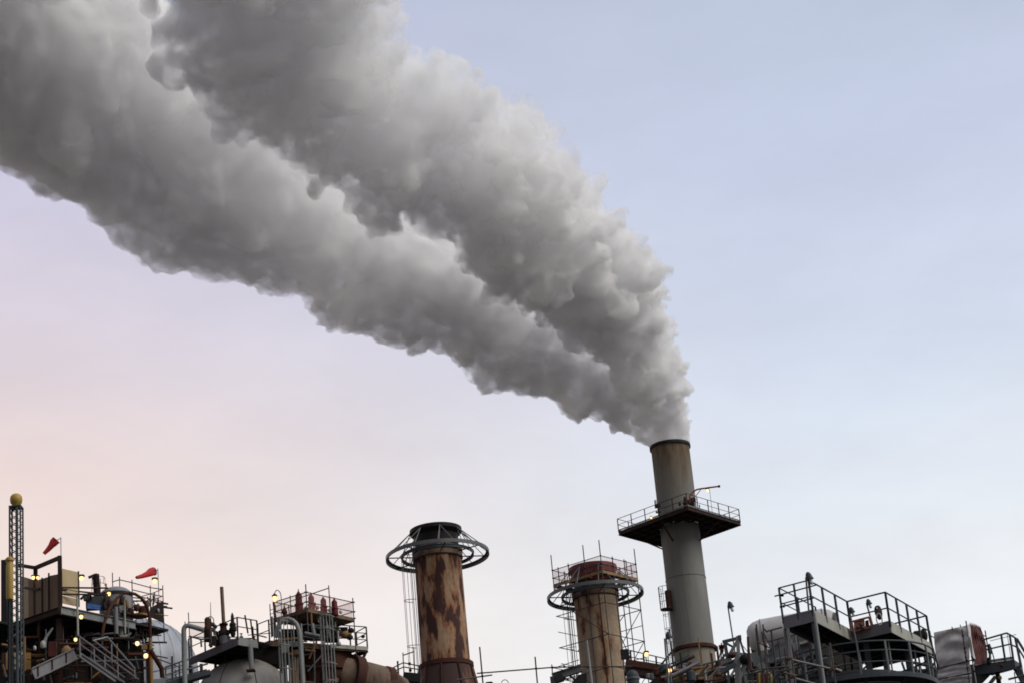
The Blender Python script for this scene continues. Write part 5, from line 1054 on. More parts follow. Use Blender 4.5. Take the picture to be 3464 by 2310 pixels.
for x0, y0, x1__, y1__, r, mt, d in ((1262, 215, 1470, 1480, 0.028, 'pale_steel', -0.12), (1188, 380, 1345, 1480, 0.026, 'scaffold_tube', -0.1), (1000, 325, 1012, 395, 0.02, 'scaffold_tube', 0), (1155, 285, 1162, 330, 0.018, 'scaffold_tube', 0), (1622, 395, 1690, 820, 0.024, 'scaffold_tube', 1.5), (583, 400, 640, 720, 0.024, 'scaffold_tube', 0.6), (640, 720, 750, 1110, 0.035, 'dark_steel', 0.5), (672, 440, 760, 1480, 0.026, 'scaffold_tube', 0.62), (1530, 350, 1545, 480, 0.03, 'dark_steel', 1.55)):
    MB().tube(E3(x0, y0, d), E3(x1__, y1__, d), r, 8).build('standard', mt, ts, True)
for x0, y0, x1__, y1__, r, d0, d1 in ((735, 1104, 1400, 945, 0.024, 0.4, -0.1), (730, 1312, 1420, 1180, 0.024, 0.4, -0.1), (600, 490, 670, 530, 0.02, 0.6, 0.5), (1540, 455, 1640, 510, 0.02, 1.5, 1.5), (1630, 690, 1720, 670, 0.03, 1.5, 1.4)):
    MB().tube(E3(x0, y0, d0), E3(x1__, y1__, d1), r, 8).build('ledger', 'scaffold_tube', ts, True)
for x, y in ((1240, 725), (1260, 900), (1275, 950), (1295, 1100), (1385, 930), (1400, 960), (1375, 890), (1420, 1160), (1205, 490), (1250, 800)): MB().ball(E3(x, y, -0.13), 0.045, 0.04, 0.05, 7, 5).build('coupler', 'black_paint', ts)
# platform with stairs at the far right
_e = PD(*zE(2150, 935), 88); ZS = _e.z; e0, e1 = PZ(*zE(2150, 935), ZS), PZ(*zE(1420, 1045), ZS); e2 = PZ(*zE(2300, 1030), ZS)
sl = thing('stair_platform', 'slate grey railed platform with a steep stair at the right edge', 'platform', (e0.x, e0.y, 0))
bk2 = e1 + (e2 - e0) * 1.3
MB().prism([p[:2] for p in (e1, e0, e2, e2 + (e1 - e0) * 0.9 + (e2 - e0) * 0.6)], ZS - 0.12, ZS).build('deck', 'dark_steel', sl)
MB().beam(e1 - UPZ * 0.2, e0 - UPZ * 0.2, 0.06, 0.36).build('fascia', 'slate_paint', sl); MB().beam(e0 - UPZ * 0.2, e2 - UPZ * 0.2, 0.06, 0.36).build('fascia', 'slate_paint', sl)
MB().beam(e1 + UPZ * 0.06, e0 + UPZ * 0.06, 0.03, 0.1).build('toe_board', 'pale_steel', sl)
S = lambda x, y, d=0.0: PY(*zE(x, y), e0.y + d)
for x0, y0, x1__, y1__, r, nm in ((1555, 578, 2030, 440, 0.034, 'top_rail'), (2030, 440, 2210, 545, 0.034, 'top_rail'), (1640, 755, 2090, 650, 0.03, 'mid_rail'), (2090, 650, 2235, 715, 0.03, 'mid_rail'), (1715, 590, 2205, 468, 0.012, 'wire'), (1925, 480, 2000, 960, 0.042, 'post'), (2085, 480, 2155, 960, 0.042, 'post'), (2190, 540, 2300, 1080, 0.05, 'post'), (2035, 450, 2110, 940, 0.012, 'wire'), (2215, 545, 2420, 880, 0.05, 'stair_rail'), (2240, 720, 2450, 1060, 0.035, 'stair_rail'), (2060, 1310, 2400, 1225, 0.04, 'lower_rail'), (2200, 1395, 2420, 1345, 0.04, 'lower_rail'), (2170, 1180, 2200, 1400, 0.02, 'lower_post'), (1815, 1260, 1690, 1420, 0.07, 'brace'), (1700, 650, 1720, 1000, 0.045, 'post'), (1725, 690, 1810, 1000, 0.022, 'brace'), (1640, 680, 1720, 665, 0.03, 'mid_rail')):
    MB().tube(S(x0, y0), S(x1__, y1__), r, 8).build(nm, 'slate_paint', sl, True)
MB().beam(S(2200, 1080, 0.2), S(2420, 1480, 0.2), 0.05, 0.26).build('stringer', 'slate_paint', sl); MB().beam(S(2200, 1080, 0.9), S(2420, 1480, 0.9), 0.05, 0.26).build('stringer', 'slate_paint', sl)
for k in range(8): MB().beam(lerp(S(2200, 1080, 0.2), S(2420, 1480, 0.2), (k + 0.5) / 8), lerp(S(2200, 1080, 0.9), S(2420, 1480, 0.9), (k + 0.5) / 8), 0.22, 0.03).build('tread', 'grey_steel', sl)
for x, y, mt in ((1690, 940, 'dark_steel'), (1720, 800, 'dark_steel'), (1690, 1000, 'black_paint'), (1900, 1280, 'ochre_paint'), (1930, 1050, 'rust_pipe')): MB().ball(S(x, y, 0.2 if mt != 'rust_pipe' else -0.05), 0.075, 0.06, 0.09, 8, 6).build('fitting', mt, sl)
for x0, y0, x1__, y1__ in ((1460, 1200, 1480, 1480), (1850, 1180, 1900, 1480)): MB().tube(S(x0, y0, 0.8), S(x1__, y1__, 0.8), 0.09, 8).build('leg', 'dark_steel', sl, True)
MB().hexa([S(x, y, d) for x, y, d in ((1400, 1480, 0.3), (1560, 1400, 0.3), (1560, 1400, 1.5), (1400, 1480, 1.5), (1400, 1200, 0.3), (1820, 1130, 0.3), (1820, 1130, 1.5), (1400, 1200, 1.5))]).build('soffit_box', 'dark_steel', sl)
# small far stairs seen between the platform legs and the sheeting
g2 = thing('far_railing', 'thin dark railing seen between the stepped platform and the sheeting', 'railing', E3(450, 1250, 6))
for x0, y0, x1__, y1__, r in ((230, 960, 300, 1230, 0.03), (300, 880, 370, 1240, 0.03), (370, 870, 440, 1240, 0.04), (480, 840, 570, 1290, 0.06), (200, 990, 560, 1070, 0.04), (440, 1230, 560, 1140, 0.03), (600, 1030, 690, 1005, 0.035), (60, 990, 120, 1160, 0.05), (240, 1240, 640, 1250, 0.1)): MB().tube(E3(x0, y0, 6), E3(x1__, y1__, 6), r, 6).build('bar', 'slate_paint', g2)
for x, y, mt in ((660, 1140, 'cream_steel'), (650, 1090, 'white_wrap'), (330, 1170, 'grey_steel'), (300, 1120, 'galvanised')): MB().ball(E3(x, y, 5), 0.13, 0.12, 0.13, 9, 7).build('fitting', mt, g2, True)
MB().box(E3(560, 1330, 5), 3.6, 0.8, 0.75).build('base_box', 'dark_steel', g2)
# ------------------------------------------------------------------ between the chimneys
zG, zH = Z(1560, 2140, 4.055), Z(2100, 2120, 5.113)
def tubes(par, fn, rows, n=8):
    for x0, y0, x1__, y1__, r, mt, nm in rows: MB().tube(fn(x0, y0), fn(x1__, y1__), r, n).build(nm, mt, par, True)
g0 = lambda x, y: PY(*zG(x, y), 96)
cs = thing('cross_scaffold', 'bare scaffold poles with one long level tube between the two rusty chimneys', 'scaffold', g0(640, 689))
tubes(cs, g0, [(254, 190, 305, 760, 0.032, 'scaffold_tube', 'standard'), (1014, 325, 1052, 760, 0.032, 'scaffold_tube', 'standard'), (1242, 430, 1256, 590, 0.024, 'scaffold_tube', 'standard'), (215, 552, 1245, 470, 0.03, 'scaffold_tube', 'ledger'), (1245, 470, 1760, 455, 0.03, 'scaffold_tube', 'ledger'), (1745, 462, 2352, 458, 0.028, 'scaffold_tube', 'ledger'), (225, 602, 428, 574, 0.03, 'scaffold_tube', 'ledger'), (-60, 640, 240, 600, 0.03, 'grey_steel', 'ledger'), (1330, 460, 1620, 365, 0.018, 'scaffold_tube', 'brace'), (1245, 472, 1440, 512, 0.018, 'scaffold_tube', 'brace'), (1718, 100, 1800, 760, 0.06, 'pale_steel', 'pole')])
for x, y in ((285, 545), (290, 590), (1028, 485), (1250, 472), (1740, 465), (1415, 460)): MB().ball(g0(x, y), 0.06, 0.06, 0.06, 8, 6).build('coupler', 'dark_steel', cs)
gi = lambda x, y: PY(*zG(x, y), 104)
gb = thing('grey_gantry', 'grey I beam gantry beside the foot of the red topped chimney', 'gantry', gi(1300, 689))
MB().ibeam(gi(1255, 605), gi(1650, 478), 0.25, 0.34).build('beam', 'grey_steel', gb); MB().ibeam(gi(1262, 600), gi(1285, 760), 0.3, 0.3).build('post', 'slate_paint', gb)
MB().hexa([PY(*zG(x, y), Y) for x, y, Y in ((1480, 720, 104), (1720, 720, 104), (1720, 720, 106), (1480, 720, 106), (1600, 585, 104), (1720, 540, 104), (1720, 540, 106), (1600, 585, 106))]).build('hood', 'dark_steel', gb)
MB().beam(gi(1300, 640), gi(1400, 605), 0.4, 0.3).build('strut', 'dark_steel', gb); MB().tube(gi(1480, 570), gi(1560, 640), 0.05, 6).build('hook', 'dark_steel', gb); MB().tube(gi(1400, 610), gi(1480, 640), 0.04, 6).build('hook', 'dark_steel', gb)
hs = thing('hose_loop', 'pale hose looped over out of the bottom edge between the rusty chimneys', 'hose', g0(600, 689))
MB().sweep([g0(600 + 48 * math.cos(t), 690 - 50 * math.sin(t)) for t in [PI * (k / 12) * 1.2 - 0.3 for k in range(13)]], 0.018, 7).build('hose', 'pale_steel', hs, True)
rs_ = thing('rain_cap', 'small dark cap sticking up at the bottom edge right of the peeling chimney', 'cap', g0(385, 700))
MB().hexa([PY(*zG(x, y), Y) for x, y, Y in ((350, 760, 96), (470, 760, 96), (470, 760, 96.5), (350, 760, 96.5), (335, 670, 96), (420, 662, 96), (450, 690, 96.5), (350, 690, 96.5))]).build('body', 'maroon_vessel', rs_)
# catwalk right of the scaffolded chimney
h0 = lambda x, y: PY(*zH(x, y), 140)
cw = thing('rusty_catwalk', 'rusty catwalk with thin railings right of the scaffolded chimney', 'walkway', h0(400, 700))
tubes(cw, h0, [(50, 432, 155, 400, 0.035, 'scaffold_tube', 'rail'), (155, 400, 820, 555, 0.035, 'scaffold_tube', 'rail'), (60, 495, 820, 645, 0.03, 'scaffold_tube', 'rail'), (165, 410, 183, 620, 0.055, 'dark_steel', 'post'), (390, 470, 410, 670, 0.055, 'dark_steel', 'post'), (608, 515, 625, 720, 0.055, 'dark_steel', 'post'), (470, 490, 480, 670, 0.025, 'grey_steel', 'post'), (70, 520, 200, 400, 0.03, 'scaffold_tube', 'brace')])
MB().beam(h0(80, 640), h0(900, 760), 1.0, 0.4).build('deck', 'rust_pipe', cw); MB().beam(h0(350, 735), h0(500, 755), 0.4, 0.5).build('plate', 'ochre_paint', cw); MB().beam(h0(80, 720), h0(950, 850), 0.8, 0.7).build('girder', 'brown_steel', cw)
MB().box(h0(68, 470), 0.5, 0.3, 0.6).build('junction_box', 'dark_steel', cw)
gd = thing('grey_dome_vessel', 'grey vessel with a domed top just right of the red topped chimney', 'vessel', PY(*zH(210, 971), 120))
gp_ = PY(*zH(205, 860), 120); gr = 105 / 5.113 * 120 / F_PX * 1.05
MB().lathe((gp_.x, gp_.y, 0), [(gr, 0), (gr, gp_.z)] + [(gr * math.cos(t * PI / 20), gp_.z + gr * 1.15 * math.sin(t * PI / 20)) for t in range(1, 10)] + [(0.02, gp_.z + gr * 1.15)], 32).build('shell', 'slate_paint', gd, True)
MB().band((gp_.x, gp_.y, gp_.z - 0.1), gr, gr + 0.04, -0.06, 0.06, 32).build('seam', 'grey_steel', gd)
# clutter at the foot of the tall chimney
k0 = lambda x, y: PY(*zH(x, y), 112)
ft = thing('chimney_foot_platform', 'jumble of rails and ochre casings round the foot of the tall chimney', 'platform', k0(1300, 971))
tubes(ft, k0, [(880, 605, 1310, 670, 0.05, 'grey_steel', 'rail'), (1310, 670, 1760, 560, 0.05, 'grey_steel', 'rail'), (930, 745, 1720, 575, 0.04, 'scaffold_tube', 'rail'), (1700, 690, 2250, 720, 0.05, 'grey_steel', 'rail'), (1640, 590, 1900, 530, 0.035, 'scaffold_tube', 'rail'), (1565, 450, 1640, 1060, 0.055, 'brown_duct', 'standard'), (1440, 690, 1490, 1060, 0.07, 'pale_steel', 'standard'), (860, 930, 1720, 780, 0.04, 'scaffold_tube', 'rail'), (1000, 660, 1010, 760, 0.04, 'scaffold_tube', 'post'), (1120, 640, 1130, 1000, 0.04, 'ochre_paint', 'post')])
MB().hexa([PY(*zH(x, y), Y) for x, y, Y in ((1250, 900, 116), (1760, 900, 116), (1760, 900, 119), (1250, 900, 119), (1255, 690, 116), (1740, 640, 116), (1740, 640, 119), (1255, 690, 119))]).build('casing', 'ochre_paint', ft)
MB().hexa([PY(*zH(x, y), Y) for x, y, Y in ((680, 1040, 118), (1760, 1040, 118), (1760, 1040, 121), (680, 1040, 121), (680, 880, 118), (1760, 790, 118), (1760, 790, 121), (680, 880, 121))]).build('dark_casing', 'brown_steel', ft)
MB().hexa([PY(*zH(x, y), Y) for x, y, Y in ((430, 1010, 113), (860, 1010, 113), (860, 1010, 116), (430, 1010, 116), (640, 840, 113), (880, 760, 113), (880, 760, 116), (640, 840, 116))]).build('chute', 'black_paint', ft)
for x, y, s_, mt in ((980, 850, 0.3, 'yellow_paint'), (1050, 800, 0.4, 'ochre_paint'), (1200, 840, 0.45, 'slate_paint'), (1060, 720, 0.35, 'lilac_steel'), (740, 720, 0.4, 'slate_paint'), (780, 780, 0.3, 'white_wrap'), (1100, 850, 0.35, 'ochre_paint'), (900, 860, 0.3, 'galvanised'), (730, 830, 0.4, 'rust_pipe'), (1690, 630, 0.25, 'maroon_vessel'), (1680, 760, 0.35, 'brown_duct'), (480, 840, 0.2, 'pale_steel'), (540, 850, 0.25, 'grey_steel'), (620, 770, 0.3, 'rust_pipe')):
    s_ *= 0.6; MB().lathe(PY(*zH(x, y), 111), [(s_ * 0.7, -s_ * 1.2), (s_, -s_), (s_, s_ * 0.6), (s_ * 0.6, s_ * 0.9), (s_ * 0.3, s_)], 14).build('drum', mt, ft, True)
for k in range(50):
    r_ = random.Random(500 + k); x = r_.uniform(650, 1780); y = r_.uniform(640, 960); p = PY(*zH(x, y), r_.uniform(108, 116)); mt = r_.choice(['brown_steel', 'grey_steel', 'rust_pipe', 'slate_paint', 'ochre_paint', 'scaffold_tube', 'dark_steel', 'lilac_steel'])
    if y < 700 and 960 < x < 1560: continue
    q = p + r_.choice([Vector((0, 0, 1.3)), Vector((1.4, 0.3, 0.1)), Vector((1.2, 0.2, 0.5)), Vector((0.1, 0, -1.0)), Vector((0.6, 0, 0.6))]) * r_.uniform(0.5, 1.4)
    MB().tube(p, q, r_.uniform(0.03, 0.09), 7).build('pipe', mt, ft, True)
# braced steel frame right of the tall chimney
zI = lambda x, y: PY(*zH(x, y), 95)
bf = thing('braced_frame', 'grey braced steel frame with a small floodlight pole behind, right of the tall chimney', 'frame', zI(1950, 971))
for x0, y0, x1__, y1__, w, mt in ((1760, 255, 2010, 195, 0.12, 'slate_paint'), (2020, 160, 2065, 1060, 0.15, 'lilac_steel'), (1800, 270, 1850, 560, 0.14, 'slate_paint'), (1790, 260, 1960, 350, 0.08, 'slate_paint'), (2010, 250, 1830, 560, 0.13, 'grey_steel'), (1880, 430, 2110, 470, 0.1, 'grey_steel'), (2000, 470, 2010, 1060, 0.16, 'grey_steel'), (1740, 620, 1920, 560, 0.16, 'grey_steel'), (1720, 780, 1990, 640, 0.18, 'slate_paint'), (1850, 640, 1870, 1000, 0.1, 'slate_paint'), (2080, 500, 2180, 1000, 0.12, 'grey_steel'), (2180, 600, 2060, 900, 0.1, 'pale_steel'), (1900, 850, 2020, 640, 0.1, 'pale_steel'), (2060, 210, 2130, 440, 0.08, 'slate_paint'), (2110, 440, 2230, 480, 0.07, 'slate_paint'), (2230, 700, 2140, 900, 0.08, 'pale_steel')):
    MB().beam(zI(x0, y0), zI(x1__, y1__), w, w).build('bar', mt, bf)
for x0, y0, x1__, y1__, r in ((1740, 270, 1745, 340, 0.03), (1735, 400, 1690, 580, 0.03), (1745, 400, 1730, 570, 0.03), (1755, 400, 1790, 580, 0.03), (2040, 230, 2230, 470, 0.015)): MB().tube(zI(x0, y0), zI(x1__, y1__), r, 6).build('stay', 'scaffold_tube', bf)
MB().box(zI(1738, 345), 0.2, 0.2, 0.16).build('red_head', 'maroon_vessel', bf); MB().box(zI(1745, 380), 0.15, 0.2, 0.2).build('red_head', 'maroon_vessel', bf); MB().box(zI(2055, 185), 0.14, 0.2, 0.2).build('pulley_block', 'slate_paint', bf); MB().ball(zI(1920, 490), 0.2, 0.2, 0.12, 10, 6).build('motor', 'maroon_vessel', bf, True); MB().ball(zI(2160, 560), 0.3, 0.3, 0.25, 10, 6).build('motor', 'black_paint', bf, True)
MB().hexa([PY(*zH(x, y), Y) for x, y, Y in ((1650, 1060, 95.5), (2010, 1060, 95.5), (2010, 1060, 97), (1650, 1060, 97), (1700, 940, 95.5), (2000, 860, 95.5), (2000, 860, 97), (1700, 940, 97))]).build('base', 'black_paint', bf)
MB().hexa([PY(*zH(x, y), Y) for x, y, Y in ((2060, 1060, 97), (2300, 1060, 97), (2300, 1060, 99), (2060, 1060, 99), (2090, 560, 97), (2240, 520, 97), (2240, 520, 99), (2090, 560, 99))]).build('backing', 'dark_steel', bf)

# ------------------------------------------------------------------ lamps
def lit_lamp(p, s=1.0):
    """a bulkhead lamp: hood, amber glass and glowing bulb; origin at the bulb"""
    o = thing('lamp', '', 'lamp', p)
    MB().lathe(p, [(0.05 * s, 0.2 * s), (0.15 * s, 0.17 * s), (0.16 * s, 0.1 * s), (0.13 * s, 0.09 * s)], 14).build('hood', 'brown_steel', o, True)
    MB().ball(p, 0.125 * s, 0.125 * s, 0.14 * s, 14, 9).build('globe', 'lamp_globe', o, True)
    MB().ball(p, 0.098 * s, 0.098 * s, 0.115 * s, 12, 8).build('bulb', 'lamp_bulb', o, True)
    return o
def copy_lamp(src, p, s=1.0):
    o = copy_tree(src); o.location = p; o.scale = (s, s, s); return o
L = lambda x, y, d: L3(*z1(x, y), d)
first = None
GRP = 'lit amber lamps'
spots = [(L(268, 718, 2.2), 0.95, 'lit amber lamp, left of the pair under the brown beam corner'),
         (L(303, 718, 2.0), 0.8, 'lit amber lamp, right and smaller one of the pair under the brown beam corner'),
         (L(655, 725, 0.3), 1.35, 'large bright lit lamp at the top right corner of the plywood screen'),
         (L(1243, 747, 1.9), 1.35, 'bright lit lamp under the right hand windsock'),
         (L(875, 848, -0.3), 1.05, 'lit amber lamp in front of the small domed tank'),
         (L(652, 1033, -0.2), 1.12, 'lit amber lamp hanging just under the pale grey edge beam'),
         (L(607, 1215, -1.7), 0.95, 'lit orange lamp at the head of the stair flight'),
         (L(1103, 1246, -1.0), 1.2, 'lit amber lamp above another by the arched pipe, on a short bracket'),
         (L(1172, 1345, -1.0), 1.3, 'lowest lit amber lamp, hard against the ochre pipe foot'),
         (PY(*z5(1187, 703), DAVIT_Y), 1.35, 'lit lamp hanging from the rust red crane arm on the tall chimney'),
         (PY(*z5(508, 1032), LEFT_RAIL_Y), 1.0, 'dim orange lamp at the left railing of the tall chimney platform'),
         (h0(443, 468), 1.35, 'lit amber lamp on the rusty catwalk railing'),
         (PY(*zH(848, 745), 104), 0.95, 'lit amber lamp low at the foot of the tall chimney')]
spots = [(p, s * 0.82, lab) for p, s, lab in spots]
for p, s, lab in spots:
    if first is None: first = o = lit_lamp(p); o.scale = (s, s, s)
    else: o = copy_lamp(first, p, s)
    o['label'] = lab; o['group'] = GRP
# curved street style lamp above the pale platform
gl = thing('gooseneck_lamp', 'lit lamp hanging from a curved pole left of the red valves', 'lamp', M3(*z2(1098, 320), 1.4))
gq = lambda x, y: M3(*z2(x, y), 1.4)
MB().sweep([gq(x, y) for x, y in ((1100, 420), (1098, 310), (1095, 220), (1088, 180), (1072, 158), (1053, 152), (1038, 168), (1034, 190))], 0.024, 7).build('pole', 'grey_steel', gl, True)
lp = gq(1034, 235)
MB().lathe(lp, [(0.12, 0.12), (0.15, 0.13), (0.15, 0.2), (0.06, 0.26), (0.05, 0.3)], 14).build('hood', 'brown_steel', gl, True)
MB().lathe(lp, [(0.07, -0.16), (0.1, -0.12), (0.125, 0.12)], 14).build('globe', 'lamp_globe', gl, True); MB().lathe(lp, [(0.05, -0.13), (0.075, -0.09), (0.09, 0.11)], 12).build('bulb', 'lamp_bulb', gl, True)
# unlit floodlights on poles
def flood(head, base, s, lab, first_=None, arm=None):
    if first_ is None:
        o = thing('floodlight', lab, 'floodlight', head, 'unlit floodlights')
        MB().lathe(head, [(0.16, -0.10), (0.13, -0.02), (0.12, 0.10), (0.07, 0.19), (0.03, 0.22)], 14).build('hood', 'slate_paint', o, True)
        MB().lathe(head, [(0.03, -0.32), (0.07, -0.28), (0.075, -0.12), (0.06, -0.06)], 12).build('glass', 'bulb_glass', o, True)
        MB().beam(head + Vector((-0.14, 0, 0.02)), head + Vector((0, 0, 0.1)), 0.05, 0.05).build('bracket', 'slate_paint', o)
        for ch in o.children: ch.rotation_euler = (0, -0.25, 0)
    else:
        o = copy_tree(first_); o.location = head; o['label'] = lab; o.animation_data_clear()
        for ch in list(o.children):
            if ch.name.startswith('pole'): bpy.data.objects.remove(ch)
    o.scale = (s, s, s)
    p = MB().tube(Vector(base) , Vector(head) + Vector((-0.13 * s, 0, 0.0)), 0.032, 8)
    me = p.build('pole', 'grey_steel', None); me.parent = o; me.matrix_parent_inverse = Matrix.LocRotScale(o.location, None, o.scale).inverted()
    return o
z9 = z6
f1 = flood(PY(*z9(972, 690), 97), PY(*z9(1035, 1300), 97), 0.9, 'unlit floodlight on a tall thin pole, standing alone right of the tall chimney')
flood(PY(*z9(275, 1035), 100), PY(*z9(305, 1560), 100), 0.95, 'unlit floodlight on a pole against the left foot of the tall chimney', f1)
flood(PY(*z7(672, 192), A1.y), PY(*z7(668, 640), A1.y), 0.85, 'unlit floodlight above the top left corner of the stepped platform', f1)
flood(PY(*z7(1437, 520), A2.y + 0.4), PY(*z7(1500, 860), A2.y + 0.4), 0.65, 'unlit floodlight on the railing behind the hose coil', f1)
flood(PY(*z7(1218, 625), A2.y - 0.9), PY(*z7(1378, 1480), A2.y - 0.9), 0.65, 'unlit floodlight on a pole in front of the step of the platform', f1)
sp_ = thing('thin_pole', 'thin bare pole beside the floodlight at the left foot of the tall chimney', 'pole', PY(*z9(265, 1568), 100))
MB().tube(PY(*z9(275, 1600), 100), PY(*z9(228, 1062), 100), 0.055, 8, 0.04).build('pole', 'grey_steel', sp_, True)
# ------------------------------------------------------------------ steam plume
def _hash3(ix, iy, iz, seed):
    h = (ix.astype(np.uint32) * np.uint32(374761393)) ^ (iy.astype(np.uint32) * np.uint32(668265263)) ^ (iz.astype(np.uint32) * np.uint32(2246822519)) ^ np.uint32(seed * 3266489917 % 4294967296)
    h = (h ^ (h >> np.uint32(15))) * np.uint32(2246822519)
    h = (h ^ (h >> np.uint32(13))) * np.uint32(3266489917)
    return h ^ (h >> np.uint32(16))
def worley(p, seed):
    """squared distance to the nearest scattered point (smooth minimum), points p (N,3)"""
    c = np.floor(p).astype(np.int64); f = (p - c).astype(np.float32)
    acc = np.zeros(len(p), np.float32)
    for dx in (-1, 0, 1):
        for dy in (-1, 0, 1):
            for dz in (-1, 0, 1):
                h = _hash3(c[:, 0] + dx, c[:, 1] + dy, c[:, 2] + dz, seed)
                ox = (h & np.uint32(1023)).astype(np.float32) / 1023; oy = ((h >> np.uint32(10)) & np.uint32(1023)).astype(np.float32) / 1023; oz = ((h >> np.uint32(20)) & np.uint32(1023)).astype(np.float32) / 1023
                d = (ox + dx - f[:, 0]) ** 2 + (oy + dy - f[:, 1]) ** 2 + (oz + dz - f[:, 2]) ** 2
                acc += np.exp(-14.0 * d)
    return np.clip(-np.log(acc + 1e-12) / 14.0, 0, 1.2)
def vnoise(p, seed):
    c = np.floor(p).astype(np.int64); f = (p - c).astype(np.float32); u = f * f * (3 - 2 * f)
    r = np.zeros(len(p), np.float32)
    for dx in (0, 1):
        for dy in (0, 1):
            for dz in (0, 1):
                h = (_hash3(c[:, 0] + dx, c[:, 1] + dy, c[:, 2] + dz, seed) & np.uint32(65535)).astype(np.float32) / 32767.5 - 1
                r += h * (u[:, 0] if dx else 1 - u[:, 0]) * (u[:, 1] if dy else 1 - u[:, 1]) * (u[:, 2] if dz else 1 - u[:, 2])
    return r
def catmull(P, t):
    P = np.asarray(P, float); n = len(P); i = np.clip(np.floor(t).astype(int), 0, n - 2); f = (t - i)[:, None]
    p0, p1, p2, p3 = P[np.clip(i - 1, 0, n - 1)], P[i], P[i + 1], P[np.clip(i + 2, 0, n - 1)]
    return 0.5 * ((2 * p1) + (-p0 + p2) * f + (2 * p0 - 5 * p1 + 4 * p2 - p3) * f ** 2 + (-p0 + 3 * p1 - 3 * p2 + p3) * f ** 3)

def lobe(knots, nu, nv, seed, amps, fade):
    """knots: photo centre (in a 2351 px wide picture), half width there, distance in metres"""
    K = []
    for x, y, r, d in knots:
        c = PD(x * 1.4734, y * 1.4734, d); K.append((c.x, c.y, c.z, r * 1.4734 * d / F_PX))
    K = np.array(K)
    fine = catmull(K, np.linspace(0, len(K) - 1, 4000))
    ds = np.linalg.norm(np.diff(fine[:, :3], axis=0), axis=1)
    w = np.concatenate([[0], np.cumsum(ds / np.sqrt(fine[:-1, 3]))])
    wr = np.concatenate([[0], np.cumsum(ds / fine[:-1, 3])])
    u = np.linspace(0, w[-1], nu)
    C = np.stack([np.interp(u, w, fine[:, k]) for k in range(4)], 1)
    q0 = np.interp(u, w, wr)
    T = np.gradient(C[:, :3], axis=0); T /= np.linalg.norm(T, axis=1)[:, None]
    A = np.cross(T, np.array([0, 1.0, 0])); A /= np.linalg.norm(A, axis=1)[:, None]
    B = np.cross(T, A)
    th = np.linspace(0, 2 * PI, nv, endpoint=False)
    R = C[:, 3].copy()
    dirs = A[:, None] * np.cos(th)[None, :, None] + B[:, None] * np.sin(th)[None, :, None]
    P = C[:, None, :3] + dirs * R[:, None, None]
    # rounded closing caps
    Q = np.stack([np.repeat(q0[:, None], nv, 1), np.repeat(np.cos(th)[None], nu, 0), np.repeat(np.sin(th)[None], nu, 0)], 2).reshape(-1, 3)
    Rr = np.repeat(R[:, None], nv, 1)
    grow = np.clip((q0 - 0.15) / 2.2, 0, 1)[:, None]      # the jet leaves the flue smooth
    warp = np.stack([vnoise(Q * 0.8 + 31.7 * k, seed + 90 + k) for k in range(3)], 1)
    Qw = Q + 0.45 * warp
    for k, (fr, am, kind) in enumerate(amps):
        if kind == 'w':
            h = 0.55 - np.sqrt(worley(Qw * fr + 17.3 * k, seed + k))
        else:
            h = vnoise(Qw * fr + 7.7 * k, seed + k) * 0.6 + vnoise(Qw * fr * 2.1 + 3.1 * k, seed + k + 50) * 0.4
        if fr > 3: h = h * np.clip(0.75 + 0.9 * vnoise(Qw * 0.9 + 5.5, seed + 77), 0.15, 1.5) * np.interp(Q[:, 0], [0, 3.0, 7.0, 14.0], fade)
        h = (h - 0.5 * h.mean()).reshape(nu, nv) * am * Rr * grow
        du = np.gradient(P, axis=0); dv = (np.roll(P, -1, 1) - np.roll(P, 1, 1))
        N = np.cross(du, dv); ln = np.linalg.norm(N, axis=2, keepdims=True); N /= np.maximum(ln, 1e-9)
        sgn = np.sign((N * dirs).sum(2).mean()); N *= sgn
        for _ in range(int(24 / fr ** 0.8)):
            N[1:-1] = N[1:-1] + 0.5 * (N[2:] + N[:-2]) + np.roll(N, 1, 1)[1:-1] * 0.5 + np.roll(N, -1, 1)[1:-1] * 0.5
            N /= np.linalg.norm(N, axis=2, keepdims=True)
        P = P + N * h[..., None]
    # end caps: shrink the last rings to a point
    V = P.reshape(-1, 3)
    idx = np.arange(nu * nv).reshape(nu, nv)
    a = idx[:-1, :]; b = idx[1:, :]
    f4 = np.stack([a, np.roll(a, -1, 1), np.roll(b, -1, 1), b], 2).reshape(-1, 4)
    V = np.vstack([V, P[0].mean(0)[None], P[-1].mean(0)[None]])
    i0, i1 = nu * nv, nu * nv + 1
    r0, r1 = idx[0], idx[-1]
    t0 = np.stack([np.full(nv, i0), np.roll(r0, -1), r0], 1); t1 = np.stack([np.full(nv, i1), r1, np.roll(r1, -1)], 1)
    return V, f4, np.vstack([t0, t1])

